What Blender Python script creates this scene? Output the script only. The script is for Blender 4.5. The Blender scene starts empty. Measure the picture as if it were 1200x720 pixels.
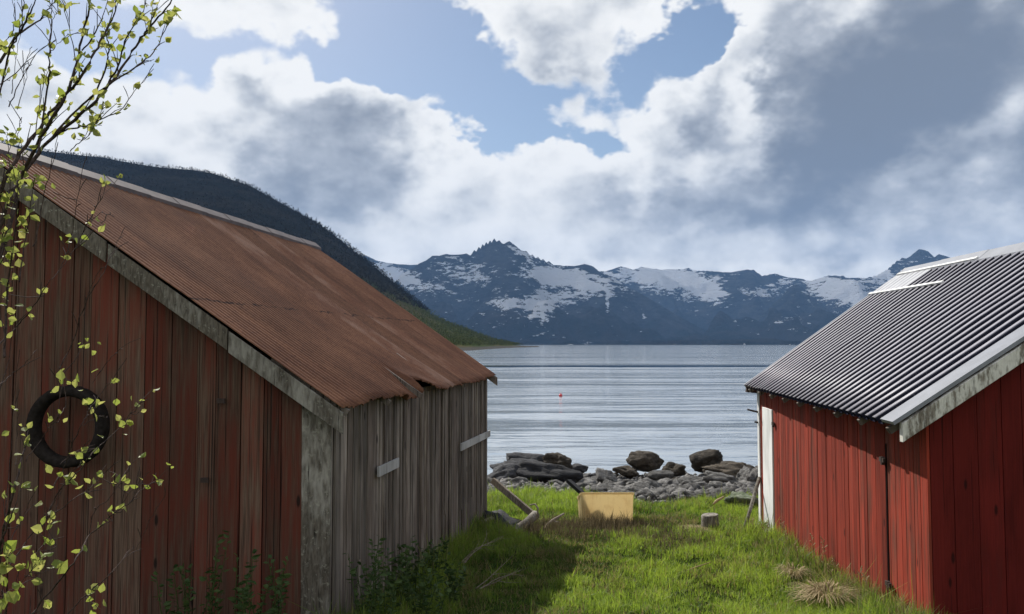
import bpy, math, random
import numpy as np
from mathutils import Vector, Matrix

random.seed(7)
RNG = np.random.default_rng(11)
S = bpy.context.scene
COL = S.collection

# ------------------------------------------------------------------ camera frame
F = 900.0
HOR = 403.5
EYE = Vector((0.0, 0.0, 4.2))          # sea level is z = 0
TH = math.atan((HOR - 360) / F)


def ray(px, py):
    u, v = (px - 600) / F, (360 - py) / F
    return Vector((u, math.cos(TH) - v * math.sin(TH), math.sin(TH) + v * math.cos(TH)))


def P(px, py, d):
    r = ray(px, py)
    return EYE + r * (d / r.y)


def azel(px, py):
    r = ray(px, py).normalized()
    return math.degrees(math.atan2(r.x, r.y)), math.degrees(math.asin(r.z))


cam = bpy.data.cameras.new('camera')
cam.lens = 27.0
cam.sensor_width = 36.0
cam.clip_start = 0.05
cam.clip_end = 60000
camo = bpy.data.objects.new('camera', cam)
COL.objects.link(camo)
camo.location = EYE
camo.rotation_euler = (math.pi / 2 + TH, 0, 0)
S.camera = camo

# ------------------------------------------------------------------ noise (numpy)


def _hash(ix, iy, iz, seed):
    h = (ix * 374761393 + iy * 668265263 + iz * 2147483647 + seed * 974711) & 0xFFFFFFFF
    h = ((h ^ (h >> 13)) * 1274126177) & 0xFFFFFFFF
    h = ((h ^ (h >> 16)) * 2246822519) & 0xFFFFFFFF
    return ((h ^ (h >> 15)) & 0xFFFFFF) / float(0xFFFFFF)


def vnoise(x, y, z=0.0, seed=0):
    x, y, z = np.broadcast_arrays(np.asarray(x, float), np.asarray(y, float), np.asarray(z, float))
    fx, fy, fz = np.floor(x), np.floor(y), np.floor(z)
    ix, iy, iz = fx.astype(np.int64), fy.astype(np.int64), fz.astype(np.int64)
    tx, ty, tz = x - fx, y - fy, z - fz
    tx, ty, tz = (t * t * t * (t * (t * 6 - 15) + 10) for t in (tx, ty, tz))
    r = 0
    for dx in (0, 1):
        for dy in (0, 1):
            for dz in (0, 1):
                w = (tx if dx else 1 - tx) * (ty if dy else 1 - ty) * (tz if dz else 1 - tz)
                r = r + w * _hash(ix + dx, iy + dy, iz + dz, seed)
    return r * 2 - 1


def fbm(x, y, z=0.0, octv=5, seed=0, gain=0.5):
    a, r, f = 1.0, 0, 1.0
    for k in range(octv):
        r = r + a * vnoise(np.asarray(x) * f, np.asarray(y) * f, np.asarray(z) * f, seed + k * 17)
        a *= gain
        f *= 2.03
    return r


def ridged(x, y, octv=5, seed=0):
    a, r, f = 1.0, 0, 1.0
    for k in range(octv):
        r = r + a * (1 - np.abs(vnoise(x * f, y * f, 0.0, seed + k * 13)) * 2)
        a *= 0.5
        f *= 2.1
    return r


def smooth(a, b, x):
    t = np.clip((x - a) / (b - a), 0, 1)
    return t * t * (3 - 2 * t)


# ------------------------------------------------------------------ material nodes


class NT:
    """small expression builder over a node tree"""

    def __init__(s, tree):
        s.t = tree
        s.n = tree.nodes
        s.n.clear()

    def new(s, kind, **kw):
        n = s.n.new(kind)
        for k, v in kw.items():
            setattr(n, k, v)
        return n

    def put(s, sock, v):
        if isinstance(v, bpy.types.NodeSocket):
            s.t.links.new(v, sock)
        elif v is not None:
            if isinstance(v, (tuple, list)) and len(v) == 3 and sock.type == 'RGBA':
                v = tuple(v) + (1,)
            sock.default_value = v

    def m(s, op, a, b=None, c=None, clamp=False):
        n = s.new('ShaderNodeMath', operation=op, use_clamp=clamp)
        for i, v in enumerate((a, b, c)):
            if v is not None:
                s.put(n.inputs[i], v)
        return n.outputs[0]

    def add(s, *a):
        r = a[0]
        for b in a[1:]:
            r = s.m('ADD', r, b)
        return r

    def mul(s, a, b):
        return s.m('MULTIPLY', a, b)

    def sub(s, a, b):
        return s.m('SUBTRACT', a, b)

    def ss(s, x, lo, hi, to0=0.0, to1=1.0):
        n = s.new('ShaderNodeMapRange', interpolation_type='SMOOTHSTEP')
        s.put(n.inputs['Value'], x)
        for k, v in (('From Min', lo), ('From Max', hi), ('To Min', to0), ('To Max', to1)):
            s.put(n.inputs[k], v)
        return n.outputs[0]

    def noise(s, vec, scale, detail=4, rough=0.5, color=False, dist=0.0):
        n = s.new('ShaderNodeTexNoise')
        s.put(n.inputs['Vector'], vec)
        n.inputs['Scale'].default_value = scale
        n.inputs['Detail'].default_value = detail
        n.inputs['Roughness'].default_value = rough
        n.inputs['Distortion'].default_value = dist
        return n.outputs['Color' if color else 'Fac']

    def voro(s, vec, scale, feature='F1', out='Distance', rand=1.0):
        n = s.new('ShaderNodeTexVoronoi', feature=feature)
        s.put(n.inputs['Vector'], vec)
        n.inputs['Scale'].default_value = scale
        n.inputs['Randomness'].default_value = rand
        return n.outputs[out]

    def mix(s, f, a, b, blend='MIX'):
        n = s.new('ShaderNodeMix', data_type='RGBA', blend_type=blend)
        s.put(n.inputs[0], f)
        s.put(n.inputs[6], a)
        s.put(n.inputs[7], b)
        return n.outputs[2]

    def vmap(s, vec, scale=(1, 1, 1), loc=(0, 0, 0), rot=(0, 0, 0)):
        n = s.new('ShaderNodeMapping')
        s.put(n.inputs['Vector'], vec)
        s.put(n.inputs['Scale'], scale)
        s.put(n.inputs['Location'], loc)
        s.put(n.inputs['Rotation'], rot)
        return n.outputs[0]

    def vadd(s, a, b):
        n = s.new('ShaderNodeVectorMath', operation='ADD')
        s.put(n.inputs[0], a)
        s.put(n.inputs[1], b)
        return n.outputs[0]

    def xyz(s, x, y, z):
        n = s.new('ShaderNodeCombineXYZ')
        for i, v in enumerate((x, y, z)):
            s.put(n.inputs[i], v)
        return n.outputs[0]

    def sep(s, v):
        n = s.new('ShaderNodeSeparateXYZ')
        s.put(n.inputs[0], v)
        return n.outputs

    def attr(s, name, out='Fac'):
        return s.new('ShaderNodeAttribute', attribute_name=name).outputs[out]

    def bump(s, h, strength=0.3, dist=0.01):
        n = s.new('ShaderNodeBump')
        s.put(n.inputs['Height'], h)
        n.inputs['Strength'].default_value = strength
        n.inputs['Distance'].default_value = dist
        return n.outputs[0]


def mat(name):
    m = bpy.data.materials.new(name)
    m.use_nodes = True
    t = NT(m.node_tree)
    t.obj = t.new('ShaderNodeTexCoord').outputs['Object']
    geo = t.new('ShaderNodeNewGeometry')
    t.pos = geo.outputs['Position']
    return m, t


def finish(t, color, rough=0.8, normal=None, spec=0.3, metal=0.0, trans=0.0, tcol=None, coat=0.0):
    out = t.new('ShaderNodeOutputMaterial')
    if spec is None:                      # matt natural surface
        b = t.new('ShaderNodeBsdfDiffuse')
        t.put(b.inputs['Color'], color)
        t.put(b.inputs['Roughness'], 1.0)
        if normal is not None:
            t.put(b.inputs['Normal'], normal)
        t.t.links.new(b.outputs[0], out.inputs['Surface'])
        return b
    b = t.new('ShaderNodeBsdfPrincipled')
    t.put(b.inputs['Base Color'], color)
    t.put(b.inputs['Roughness'], rough)
    t.put(b.inputs['Specular IOR Level'], spec)
    t.put(b.inputs['Metallic'], metal)
    t.put(b.inputs['Coat Weight'], coat)
    if normal is not None:
        t.put(b.inputs['Normal'], normal)
    sh = b.outputs[0]
    if trans:
        tr = t.new('ShaderNodeBsdfTranslucent')
        t.put(tr.inputs['Color'], tcol if tcol is not None else color)
        mx = t.new('ShaderNodeMixShader')
        t.put(mx.inputs[0], trans)
        t.put(mx.inputs[1], sh)
        t.put(mx.inputs[2], tr.outputs[0])
        sh = mx.outputs[0]
    t.t.links.new(sh, out.inputs['Surface'])
    return b


def wood(name, paint, bare, worn_lo, worn_hi, dark=(0.012, 0.010, 0.009), lichen=0.0, tintamp=0.35, rough=0.85, bumpd=0.004, gz_=1.0, tw=0.22, crk=(0.66, 0.74), cl=0.8):
    """boards: paint worn through to bare timber; grain runs along local z"""
    m, t = mat(name)
    tint = t.attr('tint')
    off = t.xyz(t.mul(tint, 37.0), t.mul(tint, 91.0), t.mul(tint, 53.0))
    v = t.vadd(t.obj, off)
    g1 = t.noise(t.vmap(v, (26, 26 , 1.3 * gz_)), 1.0, 6, 0.6)
    g2 = t.noise(t.vmap(v, (90, 90, 2.5 * gz_)), 1.0, 3, 0.6)
    big = t.noise(t.vmap(v, (2.6, 2.6, 0.9)), 1.0, 4, 0.55)
    worn = t.add(t.mul(g1, 0.55), t.mul(big, 0.55), t.mul(tint, tw))
    wf = t.ss(worn, worn_lo, worn_hi)
    pc = t.mix(t.ss(big, 0.35, 0.7), paint, tuple(c * 0.62 for c in paint))
    pc = t.mix(t.ss(g2, 0.3, 0.75, 0, 0.35), pc, tuple(c * 1.5 for c in paint))
    bc = t.mix(t.ss(g2, 0.35, 0.7), bare, tuple(c * 0.45 for c in bare))
    c = t.mix(wf, pc, bc)
    # dark cracks and knots
    cr = t.ss(t.noise(t.vmap(v, (60, 60, cl * gz_)), 1.0, 2, 0.5), crk[0], crk[1])
    c = t.mix(t.mul(cr, 0.8), c, dark)
    kn = t.ss(t.voro(t.vmap(v, (5, 5, 1.6)), 1.0), 0.05, 0.11, 1, 0)
    c = t.mix(t.mul(kn, 0.85), c, dark)
    if lichen:
        ln = t.ss(t.noise(v, 22, 5, 0.7), 0.56, 0.66)
        c = t.mix(t.mul(ln, lichen), c, (0.38, 0.37, 0.30))
    c = t.mix(1.0, c, t.xyz(*(t.add(1 - tintamp, t.mul(tint, 2 * tintamp)),) * 3), 'MULTIPLY')
    h = t.add(t.mul(g2, 0.5), t.mul(g1, 0.6), t.mul(cr, -1.0), t.mul(wf, -0.3))
    finish(t, c, rough, t.bump(h, 0.8, bumpd), 0.12)
    return m


M = {}
M['old_red'] = wood('weathered_red_boards', (0.128, 0.034, 0.022), (0.135, 0.088, 0.062), 0.44, 0.74, tintamp=0.34, tw=0.10, crk=(0.60, 0.70), cl=0.5)
M['grey_wood'] = wood('grey_boards', (0.37, 0.315, 0.27), (0.15, 0.118, 0.098), 0.48, 0.82, tintamp=0.60, crk=(0.58, 0.68), cl=0.4)
M['barge_grey'] = wood('grey_bargeboard', (0.32, 0.30, 0.26), (0.14, 0.12, 0.095), 0.46, 0.72, lichen=0.5, gz_=5.0)
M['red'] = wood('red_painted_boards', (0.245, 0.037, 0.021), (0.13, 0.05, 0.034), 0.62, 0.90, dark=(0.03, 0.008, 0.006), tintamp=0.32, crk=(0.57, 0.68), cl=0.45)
M['red_shaded'] = wood('shaded_red_gable_boards', (0.120, 0.013, 0.010), (0.10, 0.018, 0.014), 0.74, 0.96, dark=(0.02, 0.005, 0.004), tintamp=0.12)  # darker copy of the red boards, the gable's shade put into colour
M['white_board'] = wood('white_board', (0.72, 0.72, 0.70), (0.50, 0.49, 0.46), 0.78, 0.98, dark=(0.25, 0.24, 0.22), tintamp=0.03)
M['pale_board'] = wood('pale_new_board', (0.50, 0.49, 0.48), (0.33, 0.31, 0.29), 0.65, 0.9, dark=(0.1, 0.09, 0.08), tintamp=0.05)
M['peel_white'] = wood('peeling_bargeboard', (0.62, 0.60, 0.54), (0.24, 0.21, 0.17), 0.60, 0.72, dark=(0.05, 0.045, 0.04), lichen=0.3, tintamp=0.05, gz_=6.0)
M['drift'] = wood('driftwood', (0.42, 0.36, 0.29), (0.22, 0.18, 0.14), 0.55, 0.85, tintamp=0.15, bumpd=0.01, gz_=4.0)


def plain(name, col, rough=0.8, spec=0.3, metal=0.0, var=0.35, scale=9.0, bumpd=0.0):
    m, t = mat(name)
    n = t.noise(t.obj, scale, 6, 0.6)
    c = t.mix(t.ss(n, 0.3, 0.7), tuple(x * (1 - var) for x in col), tuple(min(1, x * (1 + var)) for x in col))
    finish(t, c, rough, t.bump(n, 0.6, bumpd) if bumpd else None, spec, metal)
    return m


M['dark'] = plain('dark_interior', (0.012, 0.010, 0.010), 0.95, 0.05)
M['iron'] = plain('rusty_iron', (0.035, 0.020, 0.015), 0.7, 0.4, scale=30)
M['rubber'] = plain('old_rubber', (0.022, 0.018, 0.016), 0.9, 0.08, scale=25, bumpd=0.003)
M['black'] = plain('black_plank', (0.014, 0.014, 0.015), 0.7, 0.3)
M['buoy'] = plain('red_buoy', (0.55, 0.03, 0.04), 0.4, 0.5, var=0.1)
M['bark'] = plain('twig_bark', (0.065, 0.046, 0.040), 0.9, 0.08, scale=60, var=0.5)
M['dead_twig'] = plain('dead_twig', (0.24, 0.20, 0.16), 0.85, 0.2, scale=40, var=0.4)
M['hide'] = plain('dark_tarp', (0.022, 0.022, 0.024), 0.75, 0.25, scale=8, bumpd=0.02)

# rusted corrugated roof
m, t = mat('rusty_corrugated_iron')
n1 = t.noise(t.obj, 1.1, 6, 0.6)
n2 = t.noise(t.vmap(t.obj, (2, 40, 2), rot=(0, 0, -0.02)), 1.0, 5, 0.6)
n3 = t.noise(t.obj, 30, 4, 0.7)
tint = t.attr('tint')
c = t.mix(t.ss(t.add(t.mul(n1, 0.6), t.mul(n2, 0.5)), 0.4, 0.72), (0.122, 0.053, 0.031), (0.240, 0.112, 0.062))
c = t.mix(t.ss(n3, 0.45, 0.72, 0, 0.6), c, (0.070, 0.030, 0.022))
c = t.mix(t.ss(t.add(t.mul(n1, 0.7), t.mul(tint, 0.45)), 0.72, 0.9, 0, 0.55), c, (0.26, 0.185, 0.15))
lap = t.m('ABSOLUTE', t.sub(t.add(t.sep(t.obj)[2], t.mul(t.sub(t.noise(t.obj, 5, 4, 0.7), 0.5), 0.10)), 3.05))
c = t.mix(t.mul(t.ss(lap, 0.0, 0.016, 1, 0), t.ss(t.noise(t.obj, 3.3, 3, 0.6), 0.42, 0.58)), c, (0.030, 0.016, 0.013))
c = t.mix(1.0, c, t.xyz(*(t.add(0.80, t.mul(tint, 0.40)),) * 3), 'MULTIPLY')
finish(t, c, 0.75, t.bump(n3, 0.5, 0.002), 0.25)
M['rust_roof'] = m
M['ridge_old'] = plain('grey_ridge_flashing', (0.105, 0.080, 0.076), 0.6, 0.4, scale=5, var=0.3)

# grey painted profiled steel roof
m, t = mat('grey_profiled_steel')
n1 = t.noise(t.obj, 3.0, 5, 0.6)
n2 = t.noise(t.vmap(t.obj, (3, 40, 3)), 1.0, 4, 0.6)
n3 = t.noise(t.obj, 45, 3, 0.6)
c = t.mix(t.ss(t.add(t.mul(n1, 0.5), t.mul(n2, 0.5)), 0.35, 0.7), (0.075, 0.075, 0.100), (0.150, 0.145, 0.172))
worn = t.ss(t.add(t.attr('crest'), t.mul(t.sub(n1, 0.5), 0.15)), 0.80, 0.99)  # rib light and shade put into colour: pale crests, dark sides and troughs
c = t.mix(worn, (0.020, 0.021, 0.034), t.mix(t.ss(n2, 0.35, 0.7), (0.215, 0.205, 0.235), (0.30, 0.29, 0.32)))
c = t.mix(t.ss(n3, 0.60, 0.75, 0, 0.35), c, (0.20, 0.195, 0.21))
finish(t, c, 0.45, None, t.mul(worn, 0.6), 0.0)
M['steel_roof'] = m
M['steel_pale'] = plain('pale_steel_flashing', (0.205, 0.215, 0.24), 0.5, 0.4, scale=4, var=0.12)
m, t = mat('translucent_roof_panel')
n1 = t.noise(t.obj, 6.0, 5, 0.6)
finish(t, t.mix(n1, (0.30, 0.31, 0.32), (0.46, 0.47, 0.48)), 0.5, None, 0.4)
M['roof_panel'] = m

# yellow tub plastic: light comes through it
m, t = mat('yellow_translucent_plastic')
n1 = t.noise(t.obj, 5.0, 6, 0.65)
n2 = t.noise(t.vmap(t.obj, (30, 30, 3)), 1.0, 4, 0.6)
c = t.mix(t.ss(n1, 0.5, 0.75, 0, 0.5), (0.62, 0.54, 0.34), (0.50, 0.41, 0.24))
c = t.mix(t.ss(n2, 0.55, 0.72, 0, 0.7), c, (0.36, 0.20, 0.09))
c = t.mix(t.ss(t.noise(t.obj, 11, 6, 0.7), 0.55, 0.7, 0, 0.6), c, (0.30, 0.20, 0.11))
finish(t, c, 0.5, None, 0.3, trans=0.62, tcol=t.mix(t.ss(n1, 0.5, 0.75, 0, 0.5), (0.82, 0.71, 0.48), (0.64, 0.50, 0.30)))
M['tub'] = m

# rocks


def rockmat(name, a, b, spot):
    m, t = mat(name)
    rnd = t.new('ShaderNodeObjectInfo').outputs['Random']
    v = t.vadd(t.obj, t.xyz(t.mul(rnd, 50.0), t.mul(rnd, 20.0), 0.0))
    n1 = t.noise(v, 2.2, 7, 0.62)
    n2 = t.noise(v, 17, 5, 0.65)
    n3 = t.noise(t.vmap(v, (2, 2, 14)), 1.0, 4, 0.6)
    c = t.mix(t.ss(n1, 0.35, 0.68), a, b)
    c = t.mix(t.ss(n3, 0.52, 0.68, 0, 0.5), c, tuple(x * 0.5 for x in a))
    c = t.mix(t.ss(n2, 0.55, 0.68, 0, 0.7), c, spot)
    c = t.mix(1.0, c, t.xyz(*(t.add(0.6, t.mul(rnd, 0.8)),) * 3), 'MULTIPLY')
    h = t.add(n1, t.mul(n2, 0.5), t.mul(n3, 0.4))
    finish(t, c, 0.85, t.bump(h, 1.0, 0.11), 0.2)
    return m


M['rock'] = rockmat('grey_shore_stone', (0.095, 0.090, 0.084), (0.25, 0.242, 0.228), (0.42, 0.41, 0.38))
M['rock_dark'] = rockmat('dark_wet_rock', (0.035, 0.035, 0.038), (0.085, 0.085, 0.09), (0.13, 0.13, 0.12))
M['rock_brown'] = rockmat('brown_weed_boulder', (0.042, 0.034, 0.025), (0.105, 0.085, 0.062), (0.19, 0.175, 0.15))
M['rock_moss'] = rockmat('mossy_stone', (0.10, 0.13, 0.07), (0.25, 0.28, 0.20), (0.30, 0.32, 0.25))

# leaves of the shrubs
m, t = mat('spring_leaf')
tint = t.attr('tint')
c = t.mix(tint, (0.16, 0.21, 0.035), (0.30, 0.31, 0.07))
finish(t, c, 0.55, None, 0.35, trans=0.5, tcol=t.mix(tint, (0.27, 0.33, 0.05), (0.48, 0.46, 0.14)))
M['leaf'] = m
m, t = mat('weed_leaf')
tint = t.attr('tint')
finish(t, t.mix(tint, (0.032, 0.065, 0.016), (0.075, 0.115, 0.03)), 0.6, None, 0.3, trans=0.3)
M['weed'] = m
m, t = mat('grass_blades')
tint = t.attr('tint')
dry = t.attr('dry')
c = t.mix(tint, (0.040, 0.086, 0.016), (0.215, 0.285, 0.056))
c = t.mix(dry, c, (0.26, 0.20, 0.10))
finish(t, c, 0.6, None, 0.25, trans=0.42, tcol=t.mix(dry, t.mix(tint, (0.085, 0.18, 0.015), (0.37, 0.50, 0.050)), (0.30, 0.22, 0.10)))
M['grass'] = m
m, t = mat('dead_brown_weeds')
tint = t.attr('tint')
finish(t, t.mix(tint, (0.080, 0.064, 0.038), (0.25, 0.20, 0.115)), 0.85, None, 0.1, trans=0.15)
M['brown_weed'] = m
m, t = mat('straw')
tint = t.attr('tint')
finish(t, t.mix(tint, (0.22, 0.17, 0.09), (0.48, 0.38, 0.22)), 0.8, None, 0.2, trans=0.3)
M['straw'] = m

# ------------------------------------------------------------------ mesh helpers


class MB:
    def __init__(s):
        s.v, s.f, s.t = [], [], []

    def poly(s, pts, faces, tint=0.5):
        b = len(s.v)
        s.v += [tuple(p) for p in pts]
        s.f += [tuple(i + b for i in f) for f in faces]
        s.t += [tint] * len(pts)

    def hexa(s, p, tint=None):
        """8 points: bottom ring 0-3, top ring 4-7"""
        s.poly(p, [(3, 2, 1, 0), (4, 5, 6, 7), (0, 1, 5, 4), (1, 2, 6, 5), (2, 3, 7, 6), (3, 0, 4, 7)],
               random.random() if tint is None else tint)

    def box(s, c, sx, sy, sz, tint=None):
        x, y, z = c
        s.hexa([(x - sx, y - sy, z - sz), (x + sx, y - sy, z - sz), (x + sx, y + sy, z - sz), (x - sx, y + sy, z - sz),
                (x - sx, y - sy, z + sz), (x + sx, y - sy, z + sz), (x + sx, y + sy, z + sz), (x - sx, y + sy, z + sz)], tint)

    def beam(s, a, b, w, h, up=(0, 0, 1), tint=None):
        a, b = Vector(a), Vector(b)
        d = (b - a).normalized()
        side = d.cross(Vector(up)).normalized()
        u = side.cross(d).normalized()
        q = [-side * w - u * h, side * w - u * h, side * w + u * h, -side * w + u * h]
        s.hexa([a + x for x in q] + [b + x for x in q], tint)

    def tube(s, pts, radii, n=6, tint=0.5, caps=True):
        pts = [Vector(p) for p in pts]
        b = len(s.v)
        prev = Vector((0.3, 0.2, 0.93))
        for i, p in enumerate(pts):
            d = (pts[min(i + 1, len(pts) - 1)] - pts[max(i - 1, 0)])
            d = d.normalized() if d.length > 1e-9 else Vector((0, 0, 1))
            a = d.cross(prev)
            if a.length < 1e-4:
                a = d.cross(Vector((1, 0, 0)))
            a.normalize()
            c = d.cross(a)
            prev = c.cross(d) if False else prev
            for k in range(n):
                w = 2 * math.pi * k / n
                s.v.append(tuple(p + (a * math.cos(w) + c * math.sin(w)) * radii[i]))
                s.t.append(tint)
        for i in range(len(pts) - 1):
            for k in range(n):
                k2 = (k + 1) % n
                s.f.append((b + i * n + k, b + i * n + k2, b + (i + 1) * n + k2, b + (i + 1) * n + k))
        if caps:
            s.f.append(tuple(b + k for k in reversed(range(n))))
            s.f.append(tuple(b + (len(pts) - 1) * n + k for k in range(n)))

    def build(s, name, material, parent=None, smooth=False, bevel=0.0):
        me = bpy.data.meshes.new(name)
        me.from_pydata(s.v, [], s.f)
        a = me.attributes.new('tint', 'FLOAT', 'POINT')
        a.data.foreach_set('value', np.array(s.t, dtype=np.float32))
        me.materials.append(material)
        if smooth:
            me.polygons.foreach_set('use_smooth', [True] * len(me.polygons))
        me.update()
        o = bpy.data.objects.new(name, me)
        COL.objects.link(o)
        if parent is not None:
            o.parent = parent
            if parent.type == 'EMPTY' or True:
                o.matrix_parent_inverse = Matrix.Translation(-parent.matrix_world_pre) if hasattr(parent, 'matrix_world_pre') else Matrix.Identity(4)
        if bevel:
            md = o.modifiers.new('bevel', 'BEVEL')
            md.width = bevel
            md.segments = 2
            md.limit_method = 'ANGLE'
        return o


def npmesh(name, v, f, material, attrs=None, smooth=True, parent=None):
    """v (n,3), f (m,3|4) numpy"""
    me = bpy.data.meshes.new(name)
    v = np.ascontiguousarray(v, dtype=np.float32)
    f = np.ascontiguousarray(f, dtype=np.int32)
    k = f.shape[1]
    me.vertices.add(len(v))
    me.vertices.foreach_set('co', v.ravel())
    me.loops.add(f.size)
    me.loops.foreach_set('vertex_index', f.ravel())
    me.polygons.add(len(f))
    me.polygons.foreach_set('loop_start', np.arange(0, f.size, k, dtype=np.int32))
    me.polygons.foreach_set('loop_total', np.full(len(f), k, dtype=np.int32))
    me.polygons.foreach_set('use_smooth', np.full(len(f), smooth, dtype=bool))
    for n_, a in (attrs or {}).items():
        at = me.attributes.new(n_, 'FLOAT', 'POINT')
        at.data.foreach_set('value', np.ascontiguousarray(a, dtype=np.float32))
    me.materials.append(material)
    me.update(calc_edges=True)
    me.validate()
    o = bpy.data.objects.new(name, me)
    COL.objects.link(o)
    if parent is not None:
        o.parent = parent
    return o


def gridfaces(nu, nv):
    i = np.arange(nu - 1)[:, None] * nv + np.arange(nv - 1)[None, :]
    i = i.ravel()
    return np.stack([i, i + nv, i + nv + 1, i + 1], 1)


def tag(o, label=None, cat=None, group=None, kind=None):
    if label:
        o['label'] = label
    if cat:
        o['category'] = cat
    if group:
        o['group'] = group
    if kind:
        o['kind'] = kind
    return o


def thing(name, label, cat, loc=(0, 0, 0), group=None):
    """an Empty at the thing's base; part meshes are given in world coordinates and shifted"""
    o = bpy.data.objects.new(name, None)
    o.location = loc
    o.empty_display_size = 0.2
    COL.objects.link(o)
    return tag(o, label, cat, group)


def part(mb, name, material, parent, smooth=False, bevel=0.0, base=None):
    """world-space MB -> child of a thing placed at parent's location"""
    b = Vector(base) if base is not None else Vector(parent.location)
    q = parent
    while q.parent is not None:
        q = q.parent
    if base is None:
        b = Vector(q.location)
    mb.v = [(x - b.x, y - b.y, z - b.z) for x, y, z in mb.v]
    o = mb.build(name, material, None, smooth, bevel)
    o.parent = parent
    return o


def single(mb, name, material, label, cat, base, group=None, smooth=False, bevel=0.0):
    b = Vector(base)
    mb.v = [(x - b.x, y - b.y, z - b.z) for x, y, z in mb.v]
    o = mb.build(name, material, None, smooth, bevel)
    o.location = b
    return tag(o, label, cat, group)


# ------------------------------------------------------------------ terrain height
TY = np.array([-400, -60, -8, 0, 5.0, 7.4, 10, 12.2, 13.4, 16.5, 19, 21.5, 25, 30, 40, 80, 400])
TZ = np.array([12, 6, 3.0, 2.45, 1.85, 1.60, 1.37, 1.20, 1.10, 0.80, 0.58, 0.30, -0.08, -0.6, -2, -6, -8])


def gz(x, y):
    x = np.asarray(x, float)
    y = np.asarray(y, float)
    z = np.interp(y, TY, TZ)
    n = fbm(x * 0.35, y * 0.35, 0, 3, 5) * 0.06 + fbm(x * 1.6, y * 1.6, 0, 3, 8) * 0.03
    return z + n * np.clip((30 - y) / 10, 0, 1)


def gzf(x, y):
    return float(gz(np.array([x]), np.array([y]))[0])


def axis(lo, hi, c0, c1, fine, grow=1.25):
    a = list(np.arange(c0, c1, fine))
    s, x = fine, c1
    while x < hi:
        a.append(x)
        s *= grow
        x += s
    a.append(hi)
    s, x = fine, c0
    b = []
    while x > lo:
        s *= grow
        x -= s
        b.append(max(x, lo))
    return np.array(sorted(set(b + a)))


gx, gy = axis(-400, 400, -3.5, 7.5, 0.10), axis(-400, 400, 5.0, 27, 0.10)
X, Y = np.meshgrid(gx, gy, indexing='ij')
Z = gz(X, Y)
m, t = mat('grass_soil_and_shingle')
px_, py_, pz_ = t.sep(t.pos)
n1 = t.noise(t.pos, 1.3, 6, 0.6)
n2 = t.noise(t.pos, 14, 5, 0.7)
n3 = t.noise(t.pos, 60, 3, 0.7)
turf = t.mix(t.ss(n1, 0.35, 0.65), (0.035, 0.060, 0.014), (0.075, 0.090, 0.022))
turf = t.mix(t.ss(n2, 0.5, 0.7, 0, 0.6), turf, (0.070, 0.052, 0.030))
turf = t.mix(t.ss(n3, 0.4, 0.7, 0, 0.5), turf, (0.018, 0.026, 0.010))
cell = t.voro(t.pos, 9.0, out='Color')
shin = t.mix(t.sep(cell)[0], (0.03, 0.03, 0.03), (0.12, 0.118, 0.115))
shin = t.mix(t.ss(t.voro(t.pos, 9.0, 'DISTANCE_TO_EDGE'), 0.0, 0.09, 1, 0), shin, (0.02, 0.02, 0.02))
shin = t.mix(t.ss(py_, 21.5, 24, 0, 0.75), shin, (0.035, 0.030, 0.024))
f = t.ss(t.add(py_, t.mul(n1, 1.6)), 17.0, 17.7)
bh = t.add(t.mul(n2, 0.6), n3)
finish(t, t.mix(f, turf, shin), 0.9, t.bump(bh, 0.8, 0.03), None)
M['ground'] = m
g = npmesh('ground', np.stack([X.ravel(), Y.ravel(), Z.ravel()], 1), gridfaces(len(gx), len(gy)), M['ground'])
g['kind'] = 'structure'

# ------------------------------------------------------------------ sea
rr = [15.0]
while rr[-1] < 420:
    rr.append(rr[-1] * 1.0075)
while rr[-1] < 13000:
    rr.append(rr[-1] * 1.06)
rr = np.array(rr)
aa = np.radians(np.concatenate([np.arange(-85, -32, 2.0), np.arange(-32, 32, 0.22), np.arange(32, 86, 2.0)]))
A, R = np.meshgrid(aa, rr, indexing='ij')
X, Y = R * np.sin(A), R * np.cos(A)
near = np.clip(1 - R / 420, 0, 1)
w = 0
for k in range(14):
    lam = 1.1 * 1.22 ** k
    th = math.radians(RNG.uniform(-28, 12) + 90)
    kk = 2 * math.pi / lam
    amp = 0.0036 * lam ** 0.85 * (0.55 if k < 5 else 1.0)
    ph = RNG.uniform(0, 6.28)
    dx = X + 0.6 * lam * vnoise(X / (lam * 5), Y / (lam * 5), 0, 60 + k)
    dy = Y + 0.6 * lam * vnoise(X / (lam * 4), Y / (lam * 4), 0, 90 + k)
    s_ = np.sin(kk * (dx * math.cos(th) + dy * math.sin(th)) + ph)
    env = 0.5 + 0.9 * vnoise(X / (lam * 7), Y / (lam * 5), 3.3, 30 + k)
    fade = np.clip(lam / (0.03 * R) - 0.6, 0, 1)
    w = w + amp * np.clip(env, 0.05, 1.5) * s_ * fade
gust = np.clip(0.55 + 1.0 * fbm(X / 30, Y / 14, 0, 3, 41), 0.15, 1.5)
leftgain = 1 + 0.9 * smooth(2, -6, X / R * 40)
w = 0.40 * w * gust * leftgain * np.clip(near * 2, 0, 1)
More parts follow.
